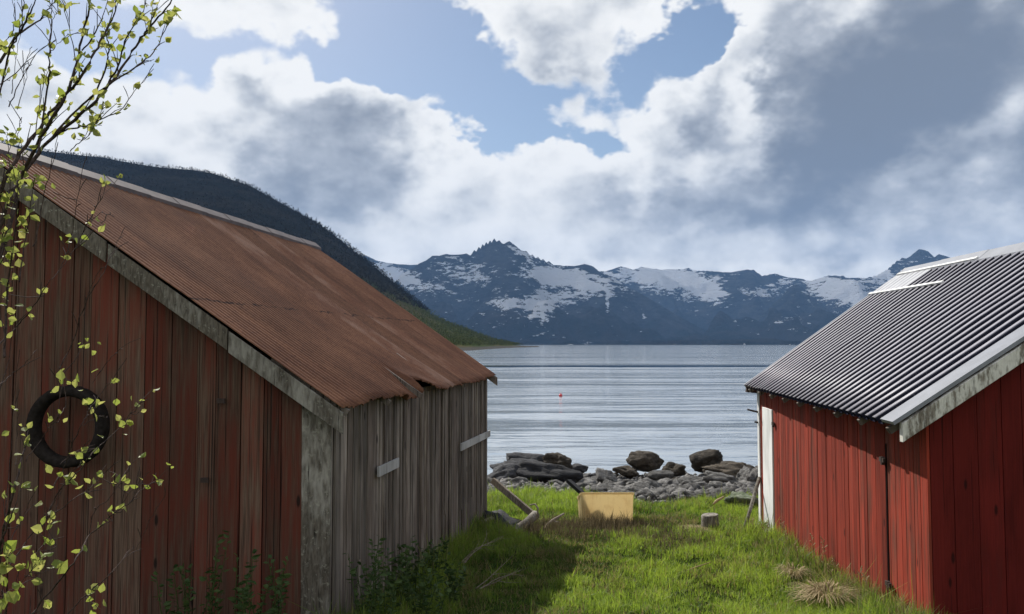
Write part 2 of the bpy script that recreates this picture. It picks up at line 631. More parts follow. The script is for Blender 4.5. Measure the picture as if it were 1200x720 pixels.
# long calm slicks crossing the bay mirror the dark far shore
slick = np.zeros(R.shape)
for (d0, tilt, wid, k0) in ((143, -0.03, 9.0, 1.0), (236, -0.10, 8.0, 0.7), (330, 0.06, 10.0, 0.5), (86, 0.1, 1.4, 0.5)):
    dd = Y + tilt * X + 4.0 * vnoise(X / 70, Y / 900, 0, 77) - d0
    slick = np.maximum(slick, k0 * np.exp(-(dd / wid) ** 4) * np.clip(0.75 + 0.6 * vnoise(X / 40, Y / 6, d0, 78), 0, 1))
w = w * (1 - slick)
Z = w
m, t = mat('sea_water')
b1 = t.noise(t.vmap(t.pos, (0.9, 2.4, 1), rot=(0, 0, 0.12)), 1.0, 4, 0.55)
b2 = t.noise(t.vmap(t.pos, (0.06, 0.22, 1), rot=(0, 0, -0.08)), 1.0, 5, 0.6)
b3 = t.noise(t.vmap(t.pos, (0.010, 0.05, 1), rot=(0, 0, 0.04)), 1.0, 4, 0.55)
gst = t.ss(t.noise(t.vmap(t.pos, (0.02, 0.06, 1)), 1.0, 3, 0.5), 0.35, 0.7, 0.25, 1.0)
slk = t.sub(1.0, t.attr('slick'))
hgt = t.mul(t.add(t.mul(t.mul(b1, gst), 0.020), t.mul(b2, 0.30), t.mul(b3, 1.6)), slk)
b = finish(t, t.mix(slk, (0.012, 0.022, 0.032), (0.285, 0.322, 0.350)), t.add(0.03, t.mul(slk, 0.07)), t.bump(hgt, 0.75, 1.0), 0.7)  # slicks also get a dark base colour, painting in the reflected shore
b.inputs['IOR'].default_value = 1.5
M['sea'] = m
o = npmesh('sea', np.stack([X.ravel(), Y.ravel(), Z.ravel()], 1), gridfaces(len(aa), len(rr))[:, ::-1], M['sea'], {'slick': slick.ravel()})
o['kind'] = 'structure'

# ------------------------------------------------------------------ far mountains


def skyline(pts):
    a = np.array([azel(*p)[0] for p in pts])
    e = np.array([math.tan(math.radians(azel(*p)[1])) for p in pts])
    i = np.argsort(a)
    return a[i], e[i]


A_ = np.radians(np.concatenate([np.arange(-42, -14, 0.3), np.arange(-14, 33, 0.055), np.arange(33, 50, 0.3)]))
R_ = np.concatenate([np.arange(4300, 8800, 38.0), np.arange(8800, 11500, 150)])
AA, RR = np.meshgrid(A_, R_, indexing='ij')
X, Y = RR * np.sin(AA), RR * np.cos(AA)
deg = np.degrees(AA)
layers = [
    # skyline, ridge distance, front width, back width
    ([(-200, 420), (300, 380), (380, 330), (427, 299), (443, 305), (480, 309), (488, 310), (530, 325), (600, 402), (640, 420)], 8000, 2300, 2500),
    ([(300, 420), (440, 360), (470, 320), (488, 311), (500, 303), (513, 297), (527, 298), (550, 297), (558, 291), (567, 284), (580, 279), (588, 283), (597, 280), (605, 286),
      (613, 292), (627, 300), (645, 307), (660, 312), (673, 312), (685, 308), (700, 315), (715, 322), (735, 336), (765, 352),
      (800, 373), (830, 388), (860, 398), (880, 405), (1300, 430)], 6300, 1750, 2600),
    ([(300, 420), (640, 330), (700, 318), (710, 318), (728, 312), (740, 315), (753, 314), (775, 316), (800, 316), (807, 314), (813, 317), (835, 318), (857, 319),
      (873, 316), (883, 316), (893, 323), (907, 320), (923, 325), (935, 326), (950, 329), (970, 323), (980, 323), (993, 326), (1017, 325), (1028, 322),
      (1040, 315), (1050, 306), (1057, 302), (1067, 300), (1077, 292), (1083, 293), (1088, 295), (1095, 302), (1100, 298), (1120, 302), (1130, 297),
      (1152, 292), (1165, 300), (1200, 285), (1300, 300), (1500, 330), (1700, 400)], 8300, 2900, 2500),
    ([(760, 430), (850, 403), (880, 385), (905, 357), (917, 345), (927, 333), (936, 332), (950, 343), (968, 360), (985, 374), (1010, 396), (1040, 410), (1200, 430)], 6800, 1700, 1500),
    ([(960, 430), (1000, 398), (1040, 372), (1090, 360), (1150, 350), (1250, 330), (1500, 340), (1700, 420)], 6500, 1700, 1800),
]
H = np.full(RR.shape, -40.0)
rg = ridged(X / 900, Y / 900, 6, 3) - 0.9
rg2 = fbm(X / 260, Y / 260, 0, 5, 9)
for j, (pts, rd, wf, wb) in enumerate(layers):
    a, e = skyline(pts)
    el = np.interp(deg, a, e)
    Rk = rd + 260 * vnoise(deg / 4, j * 3.1, 0, 21 + j)
    hk = el * Rk + EYE.z
    tt = (Rk - RR)
    front = np.clip(1 - tt / wf, 0, 1)
    back = np.clip(1 + tt / wb, 0, 1)
    prof = np.where(tt > 0, 0.55 * front ** 1.0 + 0.45 * front ** 2.2, back)
    # gullies deepen on the flank, vanish at the ridge line
    flank = np.where(tt > 0, np.clip(tt / 500, 0, 1) * np.clip(front * 4, 0, 1), np.clip(-tt / 300, 0, 1))
    wx_ = 380 * fbm(X / 1500, Y / 1500, 0, 3, 150 + j)
    gul = ridged((X + wx_) / 1500 + tt / 5200, (Y + wx_) / 3400, 4, 50 + j) - 0.9
    h = hk * prof + flank * (rg * 115 + rg2 * 40 + gul * 165) * np.clip(hk / 350, 0, 1)
    h = h + 4 * rg2 * np.clip(hk / 300, 0, 1) * (1 - flank)
    h = np.where(prof <= 0.0, -40, h)
    H = np.maximum(H, h)
shore = smooth(4350, 4700, RR + 220 * vnoise(deg * 0.9, 0, 0, 4) + 60 * vnoise(deg * 6, 0, 0, 5))
H = np.maximum(H, np.where(shore > 0, 28 * shore + rg2 * 14 * shore - 6, -40))
# snow likelihood: lies between the bare summits and the dark lower slopes
py = np.array(402.0)
elv = (H - EYE.z) / RR
ipx = 600 + F * np.tan(AA)
ipy = HOR - F * elv / np.cos(AA)
snow = np.full(RR.shape, -1.3)
for (cx, cy, rx, ry, s, w_) in [
    (452, 318, 16, 9, 0.55, 1.3), (474, 326, 20, 8, 0.25, 1.25), (500, 336, 22, 8, 0.1, 0.6), (545, 322, 40, 15, 0.2, 0.62), (520, 312, 25, 9, 0.2, 0.45),
    (605, 292, 12, 6, 0.3, 0.6), (617, 300, 8, 4, 0.6, 1.0), (600, 356, 26, 7, 0.0, 0.9), (628, 350, 18, 10, -0.5, 1.0), (660, 326, 44, 13, 0.15, 1.35), (690, 336, 28, 14, -0.2, 1.0),
    (650, 352, 28, 9, -0.1, 0.95), (635, 368, 12, 5, 0.0, 0.8), (775, 325, 52, 12, 0.08, 1.45), (820, 338, 40, 14, 0.25, 1.1), (765, 338, 30, 9, 0.1, 0.7), (848, 352, 12, 10, 0.6, 0.5),
    (888, 343, 30, 6, 0.1, 1.0), (915, 334, 18, 8, -0.2, 0.8), (985, 338, 30, 10, -0.05, 1.4), (965, 328, 22, 6, 0, 0.8), (1005, 350, 22, 12, 0, 1.1), (1035, 325, 14, 10, -0.4, 0.8),
    (1060, 312, 16, 8, 0, 0.5), (712, 350, 3.0, 20, 0.0, 0.78), (755, 372, 3, 7, 0, 0.7)]:
    yy = cy + s * (ipx - cx)
    q = ((ipx - cx) / rx) ** 2 + ((ipy - yy) / ry) ** 2
    snow = np.maximum(snow, 1.15 * w_ * np.exp(-q * 0.8) - 0.69)
gx_, gy_ = np.gradient(H, axis=0), np.gradient(H, axis=1)
gully = fbm(X / 300 + H / 300, Y / 600, H / 190, 5, 71) * 0.24 + np.clip(-(gul), -0.6, 0.6) * 0.25
snow = snow + gully
m, t = mat('mountain_rock_and_snow')
sn = t.attr('snow')
n1 = t.noise(t.pos, 0.004, 8, 0.65)
n2 = t.noise(t.vmap(t.pos, (0.012, 0.004, 0.030), rot=(0, 0.75, 0)), 1.0, 9, 0.74)
n3 = t.noise(t.vmap(t.pos, (0.010, 0.005, 0.032), rot=(0, -0.85, 0)), 1.0, 9, 0.72)
pz_ = t.sep(t.pos)[2]
c = t.mix(t.ss(t.add(t.mul(n1, 0.5), t.mul(n2, 0.5)), 0.38, 0.64), (0.014, 0.016, 0.019), (0.075, 0.073, 0.074))
low = t.ss(t.add(pz_, t.mul(n1, 260)), 190, 430, 1, 0)
c = t.mix(low, c, t.mix(t.ss(n1, 0.42, 0.6), (0.014, 0.018, 0.014), (0.036, 0.031, 0.024)))
sf = t.ss(t.add(sn, t.mul(t.sub(n2, 0.5), 2.8), t.mul(t.sub(n3, 0.5), 2.8)), -0.02, 0.10)
c = t.mix(sf, c, (0.88, 0.89, 0.92))
finish(t, c, 0.9, t.bump(t.add(n2, n1, n3), 1.0, 90), None)
M['mount'] = m
H = np.maximum(H, -8)
o = npmesh('mountains', np.stack([X.ravel(), Y.ravel(), H.ravel()], 1), gridfaces(len(A_), len(R_))[:, ::-1], M['mount'], {'snow': snow.ravel()})
o['kind'] = 'structure'

# ------------------------------------------------------------------ wooded headland on the near side of the bay
A_ = np.radians(np.concatenate([np.arange(-60, -34, 1.0), np.arange(-34, 4.5, 0.09)]))
T_ = np.linspace(0, 1.9, 110)
a, e = skyline([(-900, 150), (-300, 130), (0, 166), (45, 176), (90, 181), (121, 184), (150, 190), (187, 196), (225, 199), (250, 203), (292, 217), (333, 240), (375, 263), (400, 282),
                (427, 304), (450, 323), (483, 351), (510, 373), (540, 385), (573, 398), (607, 405.2), (625, 406.5), (645, 407.0)])
degA = np.degrees(A_)
el = np.interp(degA, a, e)
Rk = np.interp(degA, [-60, -34, -20, -10, -4, 0, 2.9], [2600, 2100, 1750, 1450, 1200, 1180, 1230])
Rs = np.interp(degA, [-60, -20, -10, -3, -1.0, 1.0, 2.9], [500, 420, 420, 480, 720, 1000, 1200])
Hk = el * Rk + EYE.z
tipf = smooth(2.95, 1.9, degA)
AA, TT = np.meshgrid(A_, T_, indexing='ij')
RR = Rs[:, None] + (Rk - Rs)[:, None] * TT + np.where(TT > 1, (TT - 1) * 300, 0)
X, Y = RR * np.sin(AA), RR * np.cos(AA)
bumpn = fbm(X / 120, Y / 120, 0, 4, 14)
prof = np.where(TT < 1, 0.35 * TT + 0.65 * TT ** 1.5, 1 - (TT - 1) * 0.95)
H = Hk[:, None] * prof + bumpn * 9 * np.clip(TT * 4, 0, 1) * np.clip(1 - TT, 0.05, 1) * np.clip(Hk[:, None] / 100, 0.1, 1) + 1.2 * smooth(0.0, 0.06, TT) - 0.9 - 8 * (1 - smooth(0, 0.02, TT))
H = H * tipf[:, None] - 10 * (1 - tipf[:, None])
m, t = mat('hillside_birch_scrub')
n1 = t.noise(t.pos, 0.012, 7, 0.65)
n2 = t.noise(t.pos, 0.12, 5, 0.7)
pz_ = t.sep(t.pos)[2]
lowf = t.ss(t.add(pz_, t.mul(n1, 60)), 50, 150, 1, 0)
c = t.mix(t.ss(n1, 0.4, 0.62), (0.020, 0.021, 0.018), (0.036, 0.032, 0.026))
c = t.mix(lowf, c, t.mix(t.ss(n1, 0.42, 0.6), (0.085, 0.115, 0.034), (0.150, 0.130, 0.060)))
c = t.mix(t.ss(n2, 0.45, 0.7, 0, 0.6), c, (0.008, 0.009, 0.007))
c = t.mix(t.ss(pz_, 1.0, 3.0, 1, 0), c, t.mix(n2, (0.05, 0.048, 0.045), (0.22, 0.20, 0.17)))
finish(t, c, 0.95, t.bump(n2, 0.8, 3), None)
M['hill'] = m
H = np.maximum(H, -8)
o = npmesh('hillside', np.stack([X.ravel(), Y.ravel(), H.ravel()], 1), gridfaces(len(A_), len(T_))[:, ::-1], M['hill'])
o['kind'] = 'structure'
# scrub trees over it (nobody could count them)
ii = np.flatnonzero((np.degrees(AA).ravel() > -34.5) & (TT.ravel() > 0.05) & (TT.ravel() < 1.05) & (H.ravel() > 3))
ridge_ = ii[(TT.ravel()[ii] > 0.92) & (TT.ravel()[ii] < 1.04)]
pick = np.concatenate([RNG.choice(ii, 19000), RNG.choice(ridge_, 7000)])
ax = X.ravel()[pick] + RNG.normal(0, 5, len(pick))
ay = Y.ravel()[pick] + RNG.normal(0, 9, len(pick))
az = H.ravel()[pick]
low = az < 60
hh = RNG.uniform(2.0, 5.0, len(pick)) * np.where(low, 0.7, 1.0)
# each scrub: crossed, ragged cluster of small faces round a short stem
vs, fs, ts = [], [], []
nb = 9
base = np.stack([ax, ay, az], 1)
allv = []
for k in range(nb):
    ang = RNG.uniform(0, 6.28, len(pick))
    r_ = RNG.uniform(0, 0.36, len(pick)) * hh
    zc = RNG.uniform(0.05, 0.95, len(pick)) * hh
    cx_ = base[:, 0] + r_ * np.cos(ang)
    cy_ = base[:, 1] + r_ * np.sin(ang)
    cz_ = base[:, 2] + zc
    for q in range(3):
        d_ = RNG.normal(0, 1, (len(pick), 3))
        d_ /= np.linalg.norm(d_, axis=1)[:, None]
        allv.append(np.stack([cx_, cy_, cz_], 1) + d_ * (0.30 * hh)[:, None])
for s_ in range(1):                     # stems
    allv.append(base + np.array([-0.12, 0, -0.6]))
    allv.append(base + np.array([0.12, 0, -0.6]))
    allv.append(base + np.stack([0 * hh, 0 * hh, hh * 0.8], 1))
V = np.stack(allv, 1).reshape(-1, 3)
Fc = np.arange(len(V)).reshape(-1, 3)
tn = np.repeat(np.clip(RNG.normal(0.45, 0.22, len(pick)) + low * 0.15, 0, 1), nb * 3 + 3)
lw = np.repeat(low.astype(float), nb * 3 + 3)
m, t = mat('birch_scrub_crowns')
tint = t.attr('tint')
lo_ = t.attr('low')
c = t.mix(tint, (0.014, 0.015, 0.012), (0.045, 0.038, 0.030))
c = t.mix(lo_, c, t.mix(tint, (0.040, 0.060, 0.020), (0.140, 0.150, 0.050)))
finish(t, c, 0.9, None, None)
M['scrub'] = m
o = npmesh('birch_woodland', V, Fc, M['scrub'], {'tint': tn, 'low': lw}, smooth=False)
tag(o, 'leafless birch scrub covering the dark hillside across the bay', 'woodland', kind='stuff')

# ------------------------------------------------------------------ wall building


def planks(mb, p0, p1, ztop, zbot, width, thick, nrm, jit=0.004, gap=0.006, wjit=0.25, botj=0.0):
    """boards from p0 to p1 (xy), top and bottom heights as functions of fraction 0..1"""
    p0, p1, nrm = Vector(p0), Vector(p1), Vector(nrm)
    L = (p1 - p0).length
    d = (p1 - p0) / L
    s = 0.0
    while s < L - 0.01:
        w = width * random.uniform(1 - wjit, 1 + wjit)
        e = min(s + w, L)
        if L - e < width * 0.4:
            e = L
        g = gap * random.uniform(0.3, 1.8)
        a, b = p0 + d * (s + g / 2), p0 + d * (e - g / 2)
        of = nrm * random.uniform(-jit, jit)
        lean = d * random.uniform(-0.5, 0.5) * jit
        za, zb = ztop((s + g / 2) / L), ztop((e - g / 2) / L)
        ba, bb = zbot(s / L), zbot(e / L)
        j = random.uniform(0, botj)
        q = []
        for (pp, z) in ((a, ba + j), (b, bb + j)):
            q += [pp + of + lean, z]
        n = nrm * thick
        mid = 0.5
        B = [a + of, b + of, b + of - n, a + of - n]
        zb_ = [ba + j, bb + j, bb + j, ba + j]
        zt_ = [za, zb, zb, za]
        mb.hexa([(v.x, v.y, z) for v, z in zip(B, zb_)] + [(v.x + lean.x, v.y + lean.y, z) for v, z in zip(B, zt_)])
        s = e


def lerp(a, b, f):
    return a + (b - a) * f


def corrugated(name, A, B, C, D, n, amp, prof, material, parent, rows=14, v0=0.0, v1=1.0, lift=0.0, u0=0.0, u1=1.0, seg=8, ragged=0.0, sag=None, thick=0.004, sheets=8, base=None):
    """A near eave, B far eave, C near ridge, D far ridge: bilinear roof plane carrying n waves along A-B"""
    A, B, C, D = (np.array(p) for p in (A, B, C, D))
    nu = max(2, int(n * seg * (u1 - u0)) + 1)
    u = np.linspace(u0, u1, nu)
    v = np.linspace(v0, v1, rows + 1)
    U, Vv = np.meshgrid(u, v, indexing='ij')
    rg_ = np.repeat(RNG.uniform(-1, 1, sheets + 2), int(nu / sheets) + 2)[:nu]
    if ragged:
        if v0 == 0.0:
            Vv = Vv + (0.05 * smooth(0.352, 0.356, u) * smooth(0.45, 0.36, u))[:, None] * np.clip(1 - Vv / 0.4, 0, 1)
        e = (ragged * (0.6 * rg_ + 0.5 * fbm(u * n * 0.7, 0 * u, 0, 3, int(v0 * 10 + 3))))
        Vv = Vv + e[:, None] * (1 - (Vv - v0) / (v1 - v0)) * (np.abs(Vv - v0) < 0.25 * (v1 - v0))
    nrm = np.cross(B - A, C - A)
    nrm = nrm / np.linalg.norm(nrm)
    if nrm[2] < 0:
        nrm = -nrm
    Pt = ((1 - U) * (1 - Vv))[..., None] * A + (U * (1 - Vv))[..., None] * B + ((1 - U) * Vv)[..., None] * C + (U * Vv)[..., None] * D
    off = amp * prof(U * n) + lift
    off = off + 0.006 * fbm(U * 9, Vv * 4, 0, 3, 31) + (0.003 * rg_[:, None] * (1 - (Vv - v0) / (v1 - v0)) if ragged else 0)
    if sag is not None:
        off = off + sag(U, Vv)
    Pt = Pt + off[..., None] * nrm
    tint = np.repeat(RNG.uniform(0, 1, sheets + 2), int(nu / sheets) + 2)[:nu]
    tint = np.repeat(tint[:, None], rows + 1, 1)
    b = np.array(base)
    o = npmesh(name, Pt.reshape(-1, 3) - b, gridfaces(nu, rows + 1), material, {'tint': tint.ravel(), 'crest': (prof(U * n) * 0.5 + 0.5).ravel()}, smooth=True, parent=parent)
    md = o.modifiers.new('thickness', 'SOLIDIFY')
    md.thickness = thick
    md.offset = 0
    return o


sinus = lambda x: np.sin(2 * np.pi * x)


def trapz(x):
    f = x - np.floor(x)
    return np.clip(np.minimum((f - 0.02) / 0.07, (0.47 - f) / 0.07), 0, 1) * 2 - 1


# ------------------------------------------------------------------ left barn
E = EYE.z
LN = Vector((-1.59, 6.75, 0))          # near corner of the grey side wall
LF = Vector((-0.45, 13.40, 0))         # far corner
HW = 3.25
LNW, LFW = LN + Vector((-2 * HW, 0.25, 0)), LF + Vector((-2 * HW, 0.25, 0))
eN, eF = P(403, 479, 6.62), P(583, 441, 13.55)                  # eave points
rN, rF = P(-40, 163, 6.70), P(369, 289, 13.65)                  # ridge points
barn = thing('boathouse', 'old wooden boathouse with rusty iron roof, grey plank side wall and dark weathered red gable', 'boathouse', (LN.x, LN.y, 1.55))
bl = (LN.x, LN.y, 1.55)


def roofz(x, near=True):
    """underside height of the roof over the near or far gable"""
    e_, r_ = (eN, rN) if near else (eF, rF)
    f_ = (x - e_.x) / (r_.x - e_.x)
    if f_ > 1:
        f_ = 2 - f_
    return lerp(e_.z, r_.z, f_)


# near gable: wide red-brown boards
mb = MB()
planks(mb, (LN.x - 0.235, LN.y, 0), (LNW.x, LNW.y, 0), lambda f: roofz(lerp(LN.x - 0.235, LNW.x, f)) - 0.07, lambda f: 1.35, 0.215, 0.03, (0, -1, 0), jit=0.006, gap=0.008, wjit=0.3)
part(mb, 'gable_wall', M['old_red'], barn)
# grey corner board and the return boards by it
mb = MB()
mb.hexa([(LN.x - 0.23, LN.y - 0.012, 1.3), (LN.x + 0.012, LN.y - 0.012, 1.3), (LN.x + 0.012, LN.y + 0.03, 1.3), (LN.x - 0.23, LN.y + 0.03, 1.3),
         (LN.x - 0.245, LN.y - 0.012, roofz(LN.x - 0.235) - 0.07), (LN.x + 0.012, LN.y - 0.012, roofz(LN.x) - 0.07), (LN.x + 0.012, LN.y + 0.03, roofz(LN.x) - 0.07), (LN.x - 0.245, LN.y + 0.03, roofz(LN.x - 0.235) - 0.07)], 0.45)
part(mb, 'corner_board', M['barge_grey'], barn, bevel=0.004)
# long side wall: narrow silvery boards
mb = MB()
ld = (LF - LN).normalized()
ln_ = Vector((ld.y, -ld.x, 0))
planks(mb, LN + ld * 0.03, LF, lambda f: lerp(eN.z, eF.z, f) + 0.02, lambda f: gzf(*(LN + (LF - LN) * min(max(f, 0), 1)).xy) - 0.04, 0.105, 0.022, ln_, jit=0.014, gap=0.020, wjit=0.45, botj=0.12)
part(mb, 'side_wall', M['grey_wood'], barn)
# second layer of loose battens over the gaps
mb = MB()
for k in range(26):
    f = random.uniform(0.03, 0.97)
    p = LN + (LF - LN) * f + ln_ * 0.018
    top = lerp(eN.z, eF.z, f) - random.uniform(0, 0.05)
    bot = gzf(p.x, p.y) + random.choice([0.0, 0.0, 0.25, 0.6]) * random.random()
    w = random.uniform(0.018, 0.04)
    q = [p - ld * w, p + ld * w, p + ld * w - ln_ * 0.02, p - ld * w - ln_ * 0.02]
    s_ = random.uniform(-0.02, 0.02)
    mb.hexa([(a.x, a.y, bot) for a in q] + [(a.x + ld.x * s_, a.y + ld.y * s_, top) for a in q])
part(mb, 'batten', M['grey_wood'], barn)
# near-black backing box, painted as the unlit inside behind the gaps
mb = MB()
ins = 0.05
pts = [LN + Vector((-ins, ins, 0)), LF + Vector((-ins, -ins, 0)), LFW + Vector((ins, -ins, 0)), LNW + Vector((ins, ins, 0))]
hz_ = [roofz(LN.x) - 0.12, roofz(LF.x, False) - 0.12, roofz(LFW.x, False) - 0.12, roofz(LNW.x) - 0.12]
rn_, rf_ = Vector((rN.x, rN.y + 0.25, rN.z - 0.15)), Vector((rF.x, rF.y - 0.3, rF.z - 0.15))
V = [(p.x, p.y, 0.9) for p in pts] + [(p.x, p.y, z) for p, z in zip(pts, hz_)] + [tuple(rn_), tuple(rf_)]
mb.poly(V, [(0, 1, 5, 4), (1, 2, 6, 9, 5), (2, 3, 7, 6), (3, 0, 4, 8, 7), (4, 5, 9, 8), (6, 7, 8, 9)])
part(mb, 'dark_backing', M['dark'], barn)
# far gable and back wall
mb = MB()
planks(mb, LF + Vector((-0.001, 0.02, 0)), LFW, lambda f: roofz(lerp(LF.x, LFW.x, f), False) - 0.06, lambda f: 0.85, 0.2, 0.03, (0, 1, 0))
part(mb, 'gable_wall', M['grey_wood'], barn)
mb = MB()
planks(mb, LNW, LFW, lambda f: lerp(roofz(LNW.x), roofz(LFW.x, False), f) - 0.02, lambda f: 1.0, 0.2, 0.03, (-1, 0, 0))
part(mb, 'side_wall', M['grey_wood'], barn)
# corner board at the far end of the side wall
mb = MB()
p = LF + ln_ * 0.016
q = [p - ld * 0.09, p + ld * 0.03, p + ld * 0.03 - ln_ * 0.03, p - ld * 0.09 - ln_ * 0.03]
mb.hexa([(a.x, a.y, 0.95) for a in q] + [(a.x, a.y, eF.z + 0.02) for a in q], 0.2)
part(mb, 'corner_board', M['grey_wood'], barn)
# bargeboards
mb = MB()
up = (rN - eN).normalized()
pn = Vector((-up.z, 0, up.x)) * (-1 if -up.z * 0 + up.x > 0 else 1)
seg_ = [0.0, 0.30, 0.62, 1.0]
for i in range(3):
    a_ = eN.lerp(rN, seg_[i] + 0.002) + Vector((0, -0.01 + 0.012 * (i % 2), -0.125 + 0.01 * i))
    b_ = eN.lerp(rN, seg_[i + 1] - 0.002) + Vector((0, -0.01 + 0.012 * (i % 2), -0.125 + 0.01 * i))
    mb.hexa([(a_.x, a_.y, a_.z - 0.10), (b_.x, b_.y, b_.z - 0.10), (b_.x, b_.y + 0.028, b_.z - 0.10), (a_.x, a_.y + 0.028, a_.z - 0.10),
             (a_.x, a_.y, a_.z + 0.085), (b_.x, b_.y, b_.z + 0.085), (b_.x, b_.y + 0.028, b_.z + 0.085), (a_.x, a_.y + 0.028, a_.z + 0.085)], 0.3 + 0.2 * i)
part(mb, 'bargeboard', M['barge_grey'], barn, bevel=0.004)
mb = MB()
wN = Vector((2 * rN.x - eN.x, rN.y, eN.z))
wF = Vector((2 * rF.x - eF.x, rF.y + 0.2, eF.z))
a_, b_ = wN + Vector((0, -0.01, -0.125)), rN + Vector((0, -0.01, -0.125))
mb.hexa([(a_.x, a_.y, a_.z - 0.10), (b_.x - 0.003, b_.y, b_.z - 0.10), (b_.x - 0.003, b_.y + 0.028, b_.z - 0.10), (a_.x, a_.y + 0.028, a_.z - 0.10),
         (a_.x, a_.y, a_.z + 0.085), (b_.x - 0.003, b_.y, b_.z + 0.085), (b_.x - 0.003, b_.y + 0.028, b_.z + 0.085), (a_.x, a_.y + 0.028, a_.z + 0.085)], 0.4)
part(mb, 'bargeboard', M['barge_grey'], barn, bevel=0.004)
mb = MB()
a_, b_ = eF + Vector((0.0, 0.0, -0.10)), rF + Vector((0, 0, -0.10))
mb.hexa([(a_.x, a_.y - 0.03, a_.z - 0.07), (b_.x, b_.y - 0.03, b_.z - 0.07), (b_.x, b_.y, b_.z - 0.07), (a_.x, a_.y, a_.z - 0.07),
         (a_.x, a_.y - 0.03, a_.z + 0.075), (b_.x, b_.y - 0.03, b_.z + 0.075), (b_.x, b_.y, b_.z + 0.075), (a_.x, a_.y, a_.z + 0.075)], 0.2)
part(mb, 'bargeboard', M['grey_wood'], barn)


def sagL(U, V_):
    box = smooth(0.268, 0.272, U) * smooth(0.352, 0.348, U)
    tear = -0.085 * box * smooth(0.16, 0.0, V_) + 0.05 * smooth(0.352, 0.356, U) * smooth(0.47, 0.38, U) * smooth(0.14, 0.0, V_)
    return -0.05 * np.sin(np.pi * U) * np.sin(np.pi * V_) + tear


NW_L = 88
roof_old = corrugated('roof', eN, eF, rN, rF, NW_L, 0.011, sinus, M['rust_roof'], barn, rows=36, v0=0.0, v1=1.0, ragged=0.012, sag=sagL, base=bl, sheets=11)
corrugated('roof', wN, wF, rN, rF, NW_L, 0.011, sinus, M['rust_roof'], barn, rows=4, seg=4, base=bl)
# ridge flashing
mb = MB()
sl = (eN - rN).normalized()
sr = (wN - rN).normalized()
K = 12
for i in range(K):
    f0, f1 = i / K, (i + 1.03) / K
    a_, b_ = rN.lerp(rF, f0), rN.lerp(rF, min(f1, 1.005))
    lf = 0.045 + 0.006 * (i % 2)
    up_ = Vector((0, 0, lf))
    sg = Vector((0, 0, -0.05 * 0))
    w0 = 0.13
    mb.poly([a_ + sr * w0 + up_, a_ + Vector((0, 0, lf + 0.02)), a_ + sl * w0 + up_, b_ + sr * w0 + up_, b_ + Vector((0, 0, lf + 0.02)), b_ + sl * w0 + up_,
             a_ + sr * w0, a_ + sl * w0, b_ + sr * w0, b_ + sl * w0],
            [(0, 1, 4, 3), (1, 2, 5, 4), (2, 7, 9, 5), (6, 0, 3, 8), (0, 6, 7, 2, 1), (3, 4, 5, 9, 8)], random.random())
part(mb, 'ridge_cap', M['ridge_old'], roof_old)
# rafters' ends under the eave
for k in range(7):
    f = 0.02 + k * 0.16
    a_ = eN.lerp(eF, f) + Vector((-0.02, 0, -0.05))
    b_ = rN.lerp(rF, f) + Vector((0, 0, -0.05))
    mb = MB()
    mb.beam(a_, a_.lerp(b_, 0.2), 0.03, 0.03, tint=0.3)
    part(mb, 'rafter', M['grey_wood'], barn)
# two pale repair boards nailed on
for (c0, c1, h) in (((443, 553.5), (467, 542), 0.052), ((540, 524.5), (574, 508), 0.055)):
    q = []
    for (x_, y_) in (c0, c1):
        r_ = ray(x_, y_)
        # hit the side-wall plane
        n = ln_
        s_ = (LN + n * 0.035 - EYE).dot(n) / r_.dot(n)
        q.append(EYE + r_ * s_)
    mb = MB()
    mb.beam(q[0], q[1], 0.012, h, tint=0.6)
    part(mb, 'repair_board', M['pale_board'], barn, bevel=0.003)
# wall knots / nail plates
for (x_, y_) in ((259, 470), (240, 563)):
    mb = MB()
    r_ = ray(x_, y_)
    p = EYE + r_ * ((LN.y - 0.02) / r_.y)
    mb.box(p, 0.035, 0.012, 0.02, 0.3)
    part(mb, 'iron_latch', M['iron'], barn)

# tyre hung on the gable
r_ = ray(80, 500)
tc = EYE + r_ * ((LN.y - 0.10) / r_.y)
mb = MB()
nn, mm = 48, 14
R0, R1 = 0.295, 0.048
for i in range(nn):
    a = 2 * math.pi * i / nn
    for j in range(mm):
        b = 2 * math.pi * j / mm
        rad = R0 + R1 * math.copysign(abs(math.cos(b)) ** 0.7, math.cos(b))
        if abs(math.cos(b)) > 0.8 and math.cos(b) > 0 and (i % 2):
            rad -= 0.008
        mb.v.append((tc.x + rad * math.cos(a), tc.y + 0.075 * math.sin(b), tc.z + rad * 1.04 * math.sin(a)))
        mb.t.append(0.5)
for i in range(nn):
    for j in range(mm):
        i2, j2 = (i + 1) % nn, (j + 1) % mm
        mb.f.append((i * mm + j, i * mm + j2, i2 * mm + j2, i2 * mm + j))
single(mb, 'tyre', M['rubber'], 'worn black tyre hanging on the dark red gable behind the shrub', 'tyre', tc, smooth=True)

# ------------------------------------------------------------------ right barn
RN = Vector((3.695, 6.90, 0))
RF_ = Vector((4.18, 13.10, 0))
WR = 5.3
RNE, RFE = RN + Vector((WR, -0.1, 0)), RF_ + Vector((WR, -0.1, 0))
e2N, e2F = P(1047, 498, 6.80), P(873, 452.5, 13.22)
r2N, r2F = P(1446, 238, 6.72), P(1060, 318.5, 13.25)
w2N = Vector((2 * r2N.x - e2N.x, r2N.y, e2N.z))
w2F = Vector((2 * r2F.x - e2F.x, r2F.y, e2F.z))
b2 = (RN.x, RN.y, 1.4)
shed = thing('boathouse', 'bright red painted boathouse with grey ribbed steel roof and white corner boards', 'boathouse', b2)


